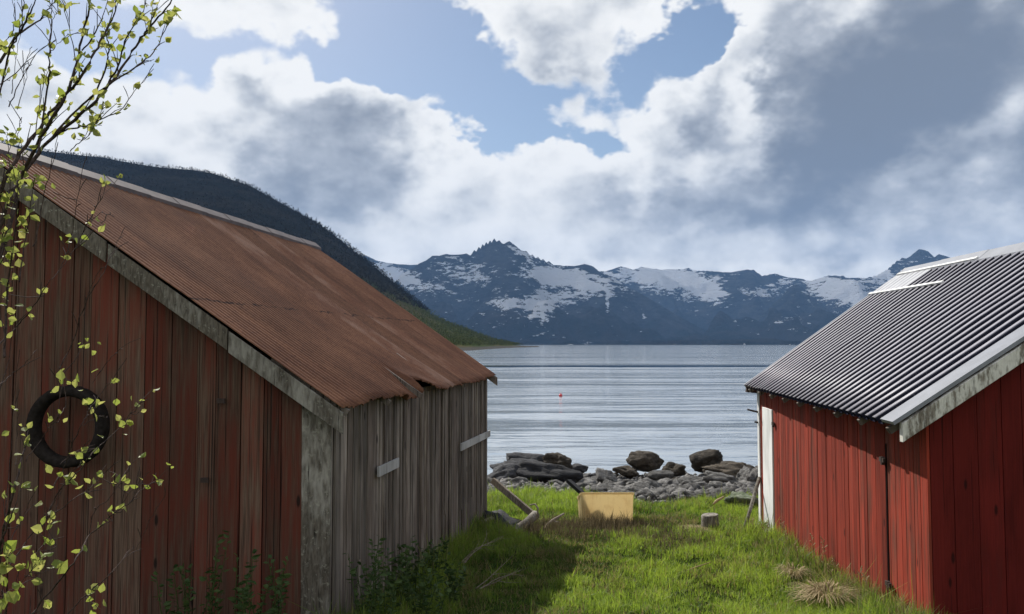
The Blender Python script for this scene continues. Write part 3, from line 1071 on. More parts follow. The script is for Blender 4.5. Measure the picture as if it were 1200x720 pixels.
def roofz2(x, near=True):
    e_, r_ = (e2N, r2N) if near else (e2F, r2F)
    f_ = (x - e_.x) / (r_.x - e_.x)
    if f_ > 1:
        f_ = 2 - f_
    return lerp(e_.z, r_.z, f_)


mb = MB()
rd = (RF_ - RN).normalized()
rn2 = Vector((-rd.y, rd.x, 0))
planks(mb, RN, RF_, lambda f: lerp(roofz2(RN.x), roofz2(RF_.x, False), f) - 0.05, lambda f: gzf(*(RN + (RF_ - RN) * min(max(f, 0), 1)).xy) - 0.03, 0.115, 0.024, rn2, jit=0.005, gap=0.007, wjit=0.35, botj=0.06)
part(mb, 'side_wall', M['red'], shed)
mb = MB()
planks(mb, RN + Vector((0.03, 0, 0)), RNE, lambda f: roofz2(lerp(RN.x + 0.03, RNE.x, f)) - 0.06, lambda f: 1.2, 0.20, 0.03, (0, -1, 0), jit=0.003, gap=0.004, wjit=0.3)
part(mb, 'gable_wall', M['red_shaded'], shed)
mb = MB()
planks(mb, RF_ + Vector((0.02, 0.02, 0)), RFE, lambda f: roofz2(lerp(RF_.x, RFE.x, f), False) - 0.06, lambda f: 0.9, 0.18, 0.03, (0, 1, 0))
part(mb, 'gable_wall', M['red'], shed)
mb = MB()
planks(mb, RNE, RFE, lambda f: lerp(roofz2(RNE.x), roofz2(RFE.x, False), f) - 0.03, lambda f: 1.0, 0.18, 0.03, (1, 0, 0))
part(mb, 'side_wall', M['red'], shed)
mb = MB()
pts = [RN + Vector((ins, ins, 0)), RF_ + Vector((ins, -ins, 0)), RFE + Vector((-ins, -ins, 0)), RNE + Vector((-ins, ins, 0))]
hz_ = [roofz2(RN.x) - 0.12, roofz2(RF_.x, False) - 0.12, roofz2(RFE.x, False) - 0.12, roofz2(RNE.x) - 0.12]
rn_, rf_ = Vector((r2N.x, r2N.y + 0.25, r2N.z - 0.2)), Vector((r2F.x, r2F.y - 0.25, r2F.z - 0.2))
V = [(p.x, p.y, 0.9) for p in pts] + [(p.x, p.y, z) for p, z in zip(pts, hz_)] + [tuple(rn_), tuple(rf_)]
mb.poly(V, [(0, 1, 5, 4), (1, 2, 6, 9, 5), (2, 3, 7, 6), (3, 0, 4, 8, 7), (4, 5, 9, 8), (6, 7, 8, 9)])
part(mb, 'dark_backing', M['dark'], shed)  # near-black backing, painted as the unlit inside of the walls
NW_R = 34
fl = 0.036
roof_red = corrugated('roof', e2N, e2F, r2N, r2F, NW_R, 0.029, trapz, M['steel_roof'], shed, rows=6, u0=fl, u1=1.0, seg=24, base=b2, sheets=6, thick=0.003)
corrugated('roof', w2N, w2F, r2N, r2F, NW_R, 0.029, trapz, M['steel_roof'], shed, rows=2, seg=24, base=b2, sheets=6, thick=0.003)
# smooth verge flashing along the near edge
mb = MB()
nr = (e2F - e2N).cross(r2N - e2N).normalized()
if nr.z < 0:
    nr = -nr
f0, f1 = -0.004, fl + 0.004
q = [e2N.lerp(e2F, f0), e2N.lerp(e2F, f1), r2N.lerp(r2F, f1), r2N.lerp(r2F, f0)]
mb.hexa([p + nr * 0.0 for p in q] + [p + nr * 0.034 for p in q], 0.5)
part(mb, 'verge_flashing', M['steel_pale'], roof_red)
# thin white far verge and ridge
mb = MB()
q = [e2N.lerp(e2F, 0.997), e2N.lerp(e2F, 1.006), r2N.lerp(r2F, 1.006), r2N.lerp(r2F, 0.997)]
mb.hexa([p - nr * 0.03 for p in q] + [p + nr * 0.028 for p in q], 0.5)
part(mb, 'verge_flashing', M['steel_pale'], roof_red)
mb = MB()
sl = (e2N - r2N).normalized() * 0.20
sr = (w2N - r2N).normalized() * 0.20
for i in range(5):
    a_, b_ = r2N.lerp(r2F, i / 5 - 0.005), r2N.lerp(r2F, (i + 1) / 5)
    lf = Vector((0, 0, 0.03 + 0.003 * (i % 2)))
    mb.poly([a_ + sr + lf, a_ + lf * 2, a_ + sl + lf, b_ + sr + lf, b_ + lf * 2, b_ + sl + lf, a_ + sr, a_ + sl, b_ + sr, b_ + sl],
            [(0, 1, 4, 3), (1, 2, 5, 4), (2, 7, 9, 5), (6, 0, 3, 8), (0, 6, 7, 2, 1), (3, 4, 5, 9, 8)], 0.5)
part(mb, 'ridge_cap', M['steel_pale'], roof_red)


def R2(u, v, h=0.0):
    return e2N.lerp(e2F, u).lerp(r2N.lerp(r2F, u), v) + nr * h


# pale replacement panel with two white battens near the far gable
mb = MB()
q = [R2(0.80, 0.79), R2(0.995, 0.79), R2(0.995, 0.965), R2(0.80, 0.965)]
mb.hexa([p + nr * 0.020 for p in q] + [p + nr * 0.030 for p in q], 0.5)
part(mb, 'roof_panel', M['roof_panel'], roof_red)
for (v_, ua, ub) in ((0.785, 0.60, 1.0), (0.955, 0.60, 0.99)):
    mb = MB()
    q = [R2(ua, v_ - 0.007), R2(ub, v_ - 0.007), R2(ub, v_ + 0.007), R2(ua, v_ + 0.007)]
    mb.hexa([p + nr * 0.031 for p in q] + [p + nr * 0.055 for p in q], 0.5)
    part(mb, 'roof_batten', M['white_board'], roof_red)
# near bargeboard, peeling
for (ea, ra, sgn) in ((e2N, r2N, 1), (w2N, r2N, -1)):
    mb = MB()
    a_, b_ = ea + Vector((0.06 * sgn, -0.012, -0.10)), ra + Vector((-0.004 * sgn, -0.012, -0.014))
    y0, y1 = -0.03, 0.03
    mb.hexa([(a_.x, a_.y + y0, a_.z - 0.05), (b_.x, b_.y + y0, b_.z - 0.135), (b_.x, b_.y + y1, b_.z - 0.135), (a_.x, a_.y + y1, a_.z - 0.05),
             (a_.x, a_.y + y0, a_.z + 0.115), (b_.x, b_.y + y0, b_.z), (b_.x, b_.y + y1, b_.z), (a_.x, a_.y + y1, a_.z + 0.115)], 0.5)
    part(mb, 'bargeboard', M['peel_white'], shed, bevel=0.005)
# soffit boards under the overhanging eave
mb = MB()
for i in range(2):
    a_, b_ = e2N.lerp(r2N, 0.03 + 0.05 * i) + Vector((0, 0.02, -0.035)), e2F.lerp(r2F, 0.02 + 0.03 * i) + Vector((0, -0.02, -0.035))
    mb.beam(a_, b_, 0.05, 0.01, tint=0.4)
part(mb, 'eave_board', M['grey_wood'], shed)
for k in range(9):
    f = 0.03 + k * 0.117
    mb = MB()
    a_ = e2N.lerp(e2F, f) + Vector((0.03, 0, -0.075))
    b_ = r2N.lerp(r2F, f) + Vector((0, 0, -0.075))
    mb.beam(a_, a_.lerp(b_, 0.16), 0.025, 0.03, tint=0.2)
    part(mb, 'rafter', M['grey_wood'], shed)


def wallpt(px, py, off):
    r_ = ray(px, py)
    s_ = (RN + rn2 * off - EYE).dot(rn2) / r_.dot(rn2)
    return EYE + r_ * s_


# white corner board and white door jamb
mb = MB()
a_ = RF_ + rn2 * 0.018
zt = roofz2(RF_.x, False) - 0.06
q = [a_ - rd * 0.11, a_ + rd * 0.015, a_ + rd * 0.015 - rn2 * 0.04, a_ - rd * 0.11 - rn2 * 0.04]
mb.hexa([(p.x, p.y, 1.02) for p in q] + [(p.x, p.y, zt) for p in q], 0.5)
part(mb, 'corner_board', M['white_board'], shed, bevel=0.004)
p0, p1 = wallpt(893, 480, 0.02), wallpt(904, 480, 0.02)
mb = MB()
q = [p1, p0, p0 - rn2 * 0.03, p1 - rn2 * 0.03]
zb = wallpt(905, 623, 0.02).z
mb.hexa([(p.x, p.y, zb) for p in q] + [(p.x, p.y, wallpt(893, 477, 0.02).z) for p in q], 0.5)
part(mb, 'door_jamb', M['white_board'], shed, bevel=0.004)
# iron door fittings on the red wall
for (x_, y_) in ((1034, 539), (1041, 685), (906, 497)):
    mb = MB()
    p = wallpt(x_, y_, 0.03)
    mb.beam(p - rd * 0.05, p + rd * 0.06, 0.012, 0.022, tint=0.4)
    mb.beam(p + rd * 0.0 - Vector((0, 0, 0.05)), p + Vector((0, 0, 0.03)), 0.016, 0.014, up=(0, 1, 0), tint=0.2)
    part(mb, 'door_fitting', M['iron'], shed)
# dark joint of the side door
mb = MB()
p = wallpt(1038, 545, 0.006)
q = [p - rd * 0.007, p + rd * 0.007]
mb.hexa([(q[0].x, q[0].y, 1.55), (q[1].x, q[1].y, 1.55), (q[1].x + 0.012, q[1].y, 1.55), (q[0].x + 0.012, q[0].y, 1.55),
         (q[0].x, q[0].y, 3.2), (q[1].x, q[1].y, 3.2), (q[1].x + 0.012, q[1].y, 3.2), (q[0].x + 0.012, q[0].y, 3.2)], 0.2)
part(mb, 'door_joint', M['dark'], shed)
# pegs jutting from the far corner
for (x_, y_, l) in ((887, 484, 0.20), (887, 496, 0.08)):
    mb = MB()
    p = Vector((RF_.x, RF_.y + 0.0, P(x_, y_, 13.1).z))
    mb.tube([p + Vector((0.05, -0.03, 0)), p + Vector((-l, -0.05, 0.06 * l / 0.2))], [0.018, 0.014], 8)
    part(mb, 'peg', M['iron'], shed)
mb = MB()
p = e2F + Vector((0.02, 0.0, -0.06))
mb.beam(p, p + Vector((0.18, 0.01, -0.02)), 0.03, 0.045, tint=0.2)
part(mb, 'gutter_bracket', M['iron'], shed)
# foundation stones
for i, (x_, y_) in enumerate(((4.05, 12.25), (4.11, 12.9), (4.0, 11.4))):
    mb = MB()
    mb.box((x_ + 0.1, y_, gzf(x_, y_) + 0.01), 0.16, 0.14, 0.09, 0.5)
    part(mb, 'foundation_stone', M['rock'], shed, bevel=0.03)


# ------------------------------------------------------------------ rocks
import bmesh


def rockmesh(name, seed, flat=0.7, rough=0.28, sub=3, facet=0.0, rnd=0.0):
    bm = bmesh.new()
    bmesh.ops.create_icosphere(bm, subdivisions=sub, radius=1.0)
    co = np.array([v.co[:] for v in bm.verts])
    n = fbm(co[:, 0] * 1.5 + seed * 7, co[:, 1] * 1.5, co[:, 2] * 1.5, 5, seed, 0.6)
    # cut planes make the flat faces of broken stone
    r = 1 + rough * n
    rs = np.random.default_rng(seed)
    for k in range(9):
        d = rs.normal(0, 1, 3)
        d /= np.linalg.norm(d)
        lim = rs.uniform(0.70, 0.95) + rnd
        q = co @ d
        cut = np.where(q > lim * 0.2, lim / np.maximum(q, 1e-3), 9)
        r = np.minimum(r, cut * (1 + 0.12 * n))
    co = co * r[:, None]
    co[:, 2] *= flat
    for v, c in zip(bm.verts, co):
        v.co = c
    for f in bm.faces:
        f.smooth = True
    me = bpy.data.meshes.new(name)
    bm.to_mesh(me)
    bm.free()
    return me


ROCKS = [rockmesh('shore_stone', 100 + k, random.uniform(0.5, 0.85)) for k in range(12)]
for me in ROCKS:
    me.materials.append(M['rock'])


def rock(me, material, loc, sc, rot, name, label, group=None, cat='rock', own=False):
    if own:
        me = me.copy()
        me.materials.clear()
        me.materials.append(material)
    o = bpy.data.objects.new(name, me)
    o.location = loc
    o.scale = sc
    o.rotation_euler = rot
    COL.objects.link(o)
    return tag(o, label, cat, group)


special = [
    # px, py (centre), depth, half width, half height, half depth, material, tilt, label
    (757, 541, 24.5, 0.47, 0.29, 0.45, 'rock_brown', 0.05, 'domed brown boulder at the water edge, standing over the yellow tub'),
    (828, 541, 24.3, 0.48, 0.33, 0.5, 'rock_brown', -0.3, 'big brown boulder at the water edge nearest the red boathouse'),
    (862, 553, 23.2, 0.80, 0.28, 0.5, 'rock_brown', 0.1, 'long brown weed covered rock beside the big boulder near the red boathouse'),
    (620, 541, 23.6, 0.72, 0.28, 0.5, 'rock_dark', 0.1, 'dark flat rock at the water edge, farthest of the slabs by the grey boathouse'),
    (607, 550, 22.5, 0.75, 0.25, 0.5, 'rock_dark', -0.05, 'smooth dark green rock below the farthest slab by the grey boathouse'),
    (655, 545, 23.0, 0.42, 0.30, 0.4, 'rock_brown', 0.2, 'reddish brown broken rock capping the slabs by the grey boathouse'),
    (636, 559, 21.2, 0.95, 0.32, 0.55, 'rock_dark', 0.12, 'largest dark slab with pale top, lying nearest the driftwood'),
    (590, 560, 21.0, 0.55, 0.30, 0.45, 'rock_dark', -0.2, 'dark rock half hidden behind the grey boathouse corner'),
    (677, 549, 23.8, 0.33, 0.12, 0.3, 'rock_dark', 0.0, 'small low dark rock in the shallows beside the slabs'),
    (877, 560, 21.4, 0.36, 0.42, 0.4, 'rock', 0.9, 'upright grey stone leaning in the heap beside the red boathouse'),
    (893, 560, 20.6, 0.36, 0.40, 0.4, 'rock', 0.8, 'tilted pale grey stone against the red boathouse corner'),
    (845, 562, 20.6, 0.60, 0.26, 0.45, 'rock', 0.15, 'broad light grey stone below the big brown boulder'),
    (709, 559, 21.6, 0.40, 0.25, 0.4, 'rock', 0.3, 'angular grey stone standing behind the yellow tub'),
    (787, 551, 22.8, 0.36, 0.18, 0.4, 'rock_brown', -0.2, 'brown stone between the two big boulders at the water edge'),
    (870, 588, 15.6, 0.34, 0.16, 0.3, 'rock_moss', 0.1, 'mossy pale boulder sunk in the grass beside the leaning pole'),
    (772, 557, 21.7, 0.42, 0.22, 0.4, 'rock', -0.1, 'flat grey stone below the domed brown boulder'),
    (734, 553, 23.2, 0.34, 0.15, 0.35, 'rock_brown', 0.2, 'low brown rock leaning on the domed boulder'),
    (820, 572, 18.9, 0.42, 0.20, 0.3, 'rock', 0.05, 'pale rounded stone at the grass edge behind the stump'),
]
placed = []
for i, (x_, y_, d, hw, hh_, hd, mt, tilt, lab) in enumerate(special):
    p = P(x_, y_, d)
    me = rockmesh('boulder', 300 + i * 3, 1.0, 0.24 if i < 2 else 0.34, 4, rnd=0.2 if i < 2 else 0.0)
    me.materials.append(M[mt])
    sm = 0.74 if mt == 'rock' else 1.0
    rock(me, None, p, (hw * 1.12 * sm, hd * sm, hh_ * 1.05 * sm), (0, tilt, random.uniform(-0.3, 0.3)), 'boulder', lab)
    placed.append((p.x, p.y, max(hw, hd) * 0.7 * sm))
cnt = 0
tries = 0
while cnt < 282 and tries < 14000:
    tries += 1
    y_ = random.uniform(16.7, 24.4)
    x_ = random.uniform(-1.4, 6.6)
    if x_ < 1.3 and y_ > 22.6 - 0.2 * x_:
        continue
    r_ = random.uniform(0.17, 0.30) if cnt < 120 else random.uniform(0.09, 0.17)
    if tries > 6000:
        r_ = random.uniform(0.08, 0.14)
    r_ *= 0.78 if y_ > 21.8 else 1.0
    if x_ < 1.6 and y_ < 19.5:
        r_ *= 0.6
    if y_ < 17.7 + 0.3 * math.sin(x_ * 1.7) - (0.9 if x_ > 2.2 else 0):
        continue
    if any((x_ - a) ** 2 + (y_ - b) ** 2 < ((0.66 if tries < 6000 else 0.5) * (r_ + c)) ** 2 for a, b, c in placed):
        continue
    placed.append((x_, y_, r_))
    z_ = gzf(x_, y_)
    browny = y_ > 22.3 and random.random() < 0.6
    me = ROCKS[cnt % 12]
    o = rock(me, None, (x_, y_, z_ + r_ * random.uniform(0.1, 0.35)), (r_ * random.uniform(0.95, 1.5), r_ * random.uniform(0.85, 1.2), r_ * random.uniform(0.75, 1.15)),
             (random.uniform(-0.35, 0.35), random.uniform(-0.45, 0.45), random.uniform(0, 6.28)), 'shore_stone',
             'brown stone in the heap along the water edge' if browny else ('small grey stone among the stones along the shore' if r_ < 0.17 else 'larger grey stone among the stones along the shore'),
             'brown stones along the water edge' if browny else ('small stones along the shore' if r_ < 0.17 else 'larger stones along the shore'))
    if browny:
        o.material_slots[0].link = 'OBJECT'
        o.material_slots[0].material = M['rock_brown'] if random.random() < 0.6 else M['rock_dark']
    cnt += 1

# pebbles between the stones
V, Fc, off = [], [], 0
bm = bmesh.new()
bmesh.ops.create_icosphere(bm, subdivisions=1, radius=1)
ico = np.array([v.co[:] for v in bm.verts])
icf = np.array([[v.index for v in f.verts] for f in bm.faces])
bm.free()
NP = 5200
px_ = RNG.uniform(-1.8, 7.5, NP)
py_ = RNG.uniform(16.4, 25.0, NP)
keep = ~((px_ < 1.2) & (py_ > 22.9)) & (py_ > 17.5 + 0.3 * np.sin(px_ * 1.7) - 0.9 * (px_ > 2.2) + RNG.uniform(0, 0.8, NP))
px_, py_ = px_[keep], py_[keep]
pr = 0.03 + 0.10 * RNG.uniform(0, 1, len(px_)) ** 2
pz = gz(px_, py_) + pr * 0.3
sc = RNG.uniform(0.7, 1.3, (len(px_), len(ico), 1)) * 0 + RNG.uniform(0.6, 1.2, (len(px_), 1, 3))
vv = ico[None] * sc * (1 + RNG.normal(0, 0.10, (len(px_), len(ico), 1))) * pr[:, None, None] + np.stack([px_, py_, pz], 1)[:, None, :]
ff = icf[None] + (np.arange(len(px_)) * len(ico))[:, None, None]
m, t = mat('pebbles')
tint = t.attr('tint')
finish(t, t.mix(tint, (0.045, 0.043, 0.04), (0.21, 0.20, 0.19)), 0.85, None, 0.2)
M['pebble'] = m
o = npmesh('pebbles', vv.reshape(-1, 3), ff.reshape(-1, 3), m, {'tint': np.repeat(RNG.uniform(0, 1, len(px_)), len(ico))})
tag(o, 'loose grey pebbles filling the gaps between the shore stones', 'pebbles', kind='stuff')

# ------------------------------------------------------------------ yellow tub
d = 13.35
pl, pr_ = P(681, 579, d), P(743, 579, d)
zt = pl.z + 0.02
zb = P(700, 614, d).z - 0.05
wd = pr_.x - pl.x
dp = 0.78
c = Vector(((pl.x + pr_.x) / 2, d + dp / 2, zb))
tub = thing('plastic_tub', 'yellow translucent plastic tub standing open in the grass', 'tub', c)


def ringpts(hx, hy, r, n=6):
    pts = []
    for (sx, sy, a0) in ((1, -1, -90), (1, 1, 0), (-1, 1, 90), (-1, -1, 180)):
        for k in range(n + 1):
            a = math.radians(a0 + 90 * k / n)
            pts.append((sx * (hx - r) + r * math.cos(a), sy * (hy - r) + r * math.sin(a)))
    return pts


mb = MB()
zs = [(0.0, 0.0, 0.985), (0.0, 0.0, 0.985)]
prof = [(wd / 2 * 0.965, dp / 2 * 0.965, 0.0), (wd / 2, dp / 2, zt - zb), (wd / 2 - 0.014, dp / 2 - 0.014, zt - zb), (wd / 2 * 0.965 - 0.014, dp / 2 * 0.965 - 0.014, 0.015)]
rings = [ringpts(hx, hy, 0.07) for hx, hy, _ in prof]
n = len(rings[0])
for rg3, (_, _, z) in zip(rings, prof):
    mb.v += [(x_ + c.x, y_ + c.y, z * (1 - 0.42 * (y_ + dp / 2) / dp) + c.z) for x_, y_ in rg3]
    mb.t += [0.5] * n
for i in range(3):
    for k in range(n):
        k2 = (k + 1) % n
        mb.f.append((i * n + k, i * n + k2, (i + 1) * n + k2, (i + 1) * n + k))
mb.f.append(tuple(reversed(range(n))))
mb.f.append(tuple(3 * n + k for k in range(n)))
part(mb, 'tub_shell', M['tub'], tub, smooth=False)
mb = MB()
ro, ri = ringpts(wd / 2 + 0.012, dp / 2 + 0.012, 0.075), ringpts(wd / 2 + 0.0005, dp / 2 + 0.0005, 0.07)
for rg3, z in ((ri, -0.028), (ro, -0.028), (ro, 0.004), (ri, 0.004)):
    mb.v += [(x_ + c.x, y_ + c.y, (zt - zb) * (1 - 0.42 * (y_ + dp / 2) / dp) + c.z + z) for x_, y_ in rg3]
    mb.t += [0.5] * n
for i in range(4):
    for k in range(n):
        k2, i2 = (k + 1) % n, (i + 1) % 4
        mb.f.append((i * n + k, i * n + k2, i2 * n + k2, i2 * n + k))
part(mb, 'rim', M['tub'], tub)
mb = MB()
mb.beam(P(666, 563.5, 13.95), P(698, 592, 13.5), 0.03, 0.055, up=(0, 1, 0.3), tint=0.5)
b_ = P(698, 592, 13.5)
single(mb, 'plank', M['black'], 'short black plank sticking up out of the yellow tub', 'plank', b_, bevel=0.005)

# stump
sp = P(832, 612, 12.75)
sp.z = gzf(sp.x, sp.y)
stump = thing('tree_stump', 'short grey sawn stump standing alone in the grass', 'stump', sp)
mb = MB()
nn = 26
for j, (z_, r_) in enumerate(((-0.05, 0.165), (0.0, 0.155), (0.08, 0.142), (0.16, 0.136), (0.215, 0.135), (0.225, 0.128))):
    for k in range(nn):
        a = 2 * math.pi * k / nn
        q = r_ * (1 + 0.05 * math.sin(3 * a + 1) + 0.03 * math.sin(9 * a) + random.uniform(-0.02, 0.02))
        mb.v.append((sp.x + q * math.cos(a), sp.y + q * math.sin(a), sp.z + z_ * 1.05 + 0.012 * math.cos(a)))
        mb.t.append(0.5)
for j in range(5):
    for k in range(nn):
        k2 = (k + 1) % nn
        mb.f.append((j * nn + k, j * nn + k2, (j + 1) * nn + k2, (j + 1) * nn + k))
part(mb, 'trunk', M['barge_grey'], stump, smooth=True)
mb = MB()
mb.poly([(sp.x + 0.127 * math.cos(2 * math.pi * k / nn), sp.y + 0.127 * math.sin(2 * math.pi * k / nn), sp.z + 0.2365 + 0.012 * math.cos(2 * math.pi * k / nn)) for k in range(nn)], [tuple(range(nn))])
mb.poly([(sp.x + 0.127 * math.cos(2 * math.pi * k / nn), sp.y + 0.127 * math.sin(2 * math.pi * k / nn), sp.z + 0.2 + 0.012 * math.cos(2 * math.pi * k / nn)) for k in range(nn)], [tuple(reversed(range(nn)))])
part(mb, 'sawn_top', M['barge_grey'], stump)

# pole leaning by the red barn
a_, b_ = P(869, 624, 12.3), P(890, 560, 13.0)
a_.z = gzf(a_.x, a_.y) - 0.02
mb = MB()
mb.tube([a_, a_.lerp(b_, 0.4) + Vector((0.01, 0, 0.01)), a_.lerp(b_, 0.8), b_], [0.030, 0.028, 0.032, 0.028], 8)
single(mb, 'pole', M['barge_grey'], 'thin grey pole leaning against the red boathouse corner', 'pole', a_, smooth=True)

# driftwood by the grey barn
a_, b_ = P(577, 563, 13.75), P(629, 607, 13.1)
mb = MB()
mb.beam(a_, b_, 0.03, 0.055, up=(0.5, -0.3, 0.8), tint=0.8)
single(mb, 'beam', M['drift'], 'weathered squared beam leaning from the grey boathouse corner down to the grass', 'beam', b_, bevel=0.012)
pts = [P(628, 603, 13.0), P(618, 612, 12.8), P(607, 622, 12.5), P(596, 635, 12.2)]
mb = MB()
mb.tube([p + Vector((0, 0, random.uniform(-0.02, 0.02))) for p in pts], [0.075, 0.07, 0.085, 0.06], 10, 0.3)
single(mb, 'driftwood_log', M['barge_grey'], 'grey split driftwood log lying at the foot of the leaning beam', 'log', pts[-1], smooth=True)
mb = MB()
hoop = [P(621, 592, 13.0), P(627, 591, 12.95), P(630.5, 596, 12.9), P(630, 604, 12.9), P(626, 610, 12.9), P(622, 613, 12.9)]
mb.tube(hoop, [0.012, 0.014, 0.016, 0.018, 0.018, 0.02], 7, 0.9)
single(mb, 'root', M['dead_twig'], 'pale curled root looping over the end of the leaning beam', 'root', hoop[-1], smooth=True)
mb = MB()
br = [P(637, 620, 12.6), P(648, 611, 12.7), P(661, 602, 12.8)]
mb.tube([br[0], br[1] + Vector((0, 0, 0.015)), br[2]], [0.03, 0.026, 0.014], 7, 0.5)
mb.tube([br[1], P(655, 612, 12.6)], [0.014, 0.006], 5, 0.5)
single(mb, 'bleached_branch', M['dead_twig'], 'short bleached branch lying in brown weeds beside the log', 'branch', br[0], smooth=True)
me = rockmesh('stone_heap', 777, 1.0, 0.4, 4)
me.materials.append(M['hide'])
p = P(583, 620, 13.0)
rock(me, None, p, (0.52, 0.5, 0.24), (0, 0.1, 0.3), 'rubble_heap', 'low dark heap lying at the foot of the grey boathouse corner', cat='heap')
mb = MB()
mb.beam(P(561, 614, 12.75), P(578, 607, 12.85), 0.06, 0.014, tint=0.4)
single(mb, 'board', M['drift'], 'short pale board edge sticking out of the dark heap', 'board', P(561, 614, 12.75))


def twigs(mb, start, direction, length, r, depth, bend=0.35, n=7):
    p, d = Vector(start), Vector(direction).normalized()
    pts, rad = [p.copy()], [r]
    for i in range(n):
        d = (d + Vector((random.gauss(0, bend), random.gauss(0, bend), random.gauss(0, bend))) * 0.35).normalized()
        p = p + d * (length / n)
        pts.append(p.copy())
        rad.append(r * (1 - 0.85 * (i + 1) / n))
        if depth > 0 and i > 0 and random.random() < 0.55:
            sd = (d + Vector((random.gauss(0, 0.6), random.gauss(0, 0.6), random.gauss(0, 0.4)))).normalized()
            twigs(mb, p, sd, length * random.uniform(0.3, 0.55), rad[-1] * 0.7, depth - 1, bend, 5)
    mb.tube(pts, rad, 5, random.random(), caps=False)


# dead bare branches in the shaded grass
for (x_, y_, d, tx, ty, L, lab) in ((560, 690, 8.6, 605, 655, 0.55, 'bare pale dead branch forking in the shaded grass, nearest of the two'),
                                    (545, 660, 9.6, 575, 615, 0.6, 'upright bare dead branch rising from shaded grass by the grey wall')):
    a_ = P(x_, y_, d)
    b_ = P(tx, ty, d + 0.1)
    mb = MB()
    for k in range(3):
        twigs(mb, a_ + Vector((random.uniform(-0.05, 0.05), 0, 0)), (b_ - a_) + Vector((random.gauss(0, 0.12), random.gauss(0, 0.15), random.gauss(0, 0.1))), L, 0.007, 1, 0.4)
    single(mb, 'dead_branch', M['dead_twig'], lab, 'branch', a_, smooth=True)
mb = MB()
mb.tube([P(794, 673, 9.5), P(812, 666, 9.6), P(833, 659, 9.7)], [0.008, 0.008, 0.005], 6, 0.7)
single(mb, 'dry_stalk', M['straw'], 'single long dry straw stalk lying across the green grass', 'stalk', P(794, 673, 9.5), smooth=True)
mb = MB()
mb.tube([P(836, 591, 15.2), P(840, 587, 15.3), P(848, 582.5, 15.4)], [0.02, 0.03, 0.018], 7, 0.9)
single(mb, 'stick', M['straw'], 'small bleached stick standing in the grass behind the stump', 'stick', P(836, 591, 15.2), smooth=True)

# red mooring buoy
bp = P(657, 462.5, 4.2 * F / (464.5 - HOR))
bp.z = 0.0
buoy = thing('mooring_buoy', 'small round red buoy floating on the bay', 'buoy', bp)
mb = MB()
for j in range(9):
    a = math.pi * j / 8
    for k in range(14):
        b = 2 * math.pi * k / 14
        mb.v.append((bp.x + 0.14 * math.sin(a) * math.cos(b) + 1e-5 * j, bp.y + 0.14 * math.sin(a) * math.sin(b), bp.z + 0.08 - 0.14 * math.cos(a)))
        mb.t.append(0.5)
for j in range(8):
    for k in range(14):
        k2 = (k + 1) % 14
        mb.f.append((j * 14 + k, j * 14 + k2, (j + 1) * 14 + k2, (j + 1) * 14 + k))
part(mb, 'float', M['buoy'], buoy, smooth=True)
mb = MB()
mb.tube([bp + Vector((0.06 * math.cos(a), 0, 0.245 + 0.05 * math.sin(a))) for a in np.linspace(0, 6.283, 13)], [0.014] * 13, 6)
part(mb, 'ring', M['buoy'], buoy, smooth=True)

# ------------------------------------------------------------------ grass


def xl(y):      # grey wall line
    return LN.x + (y - LN.y) * (LF.x - LN.x) / (LF.y - LN.y)


def xr(y):
    return RN.x + (y - RN.y) * (RF_.x - RN.x) / (RF_.y - RN.y)


def blades(name, x, y, z, h, wid, lean, tint, dry, material, seg=2, curl=0.7):
    n = len(x)
    ang = RNG.uniform(0, 6.283, n)
    fa = RNG.uniform(0, 6.283, n)
    wx, wy = np.cos(fa) * wid / 2, np.sin(fa) * wid / 2
    lx, ly = np.cos(ang) * lean * h, np.sin(ang) * lean * h
    V = []
    for k in range(seg + 1):
        t_ = k / seg
        cx, cy = x + lx * t_ ** 1.8, y + ly * t_ ** 1.8
        cz = z + h * (t_ - 0.35 * np.minimum(lean, 1.2) * t_ ** 2.4)
        if k < seg:
            s_ = 1 - 0.55 * t_
            V += [np.stack([cx - wx * s_, cy - wy * s_, cz], 1), np.stack([cx + wx * s_, cy + wy * s_, cz], 1)]
        else:
            V.append(np.stack([cx, cy, cz], 1))
    nv = 2 * seg + 1
    V = np.stack(V, 1).reshape(-1, 3)
    tri = []
    for k in range(seg - 1):
        a = 2 * k
        tri += [(a, a + 1, a + 3), (a, a + 3, a + 2)]
    a = 2 * (seg - 1)
    tri.append((a, a + 1, a + 2))
    Fc = (np.array(tri)[None] + (np.arange(n) * nv)[:, None, None]).reshape(-1, 3)
    return npmesh(name, V, Fc, material, {'tint': np.repeat(tint, nv), 'dry': np.repeat(dry, nv)}, smooth=False)


NB = 330000
u = RNG.uniform(0, 1, NB)
y = 6.4 + 11.9 * u ** 1.35
x = RNG.uniform(-2.2, 6.4, NB)
xl_, xr_ = xl(y), xr(y)
inside = (x > np.where(y < 13.6, xl_ + 0.02, -2.2)) & (x < np.where(y < 13.2, xr_ - 0.01, 6.4)) & (np.abs(x) < 0.75 * y + 0.5)
edge = 17.5 + 0.3 * np.sin(x * 1.7) - 0.9 * smooth(1.4, 2.6, x) + 0.35 * vnoise(x * 3, y * 3, 0, 2)
inside &= y < edge
tubin = (np.abs(x - c.x) < 0) | (np.abs(x - ((pl.x + pr_.x) / 2)) < wd / 2) & (y > d * 0 + 13.35) & (y < 13.35 + dp)
inside &= ~tubin
inside &= ((x - sp.x) ** 2 + (y - sp.y) ** 2) > 0.15 ** 2
x, y = x[inside], y[inside]
patch = fbm(x * 1.1, y * 1.1, 0, 4, 31) + 0.35 * fbm(x * 4, y * 3, 2, 3, 37)
clump = fbm(x * 3.2, y * 3.2, 0, 3, 33)
micro = fbm(x * 11, y * 11, 0, 2, 35)
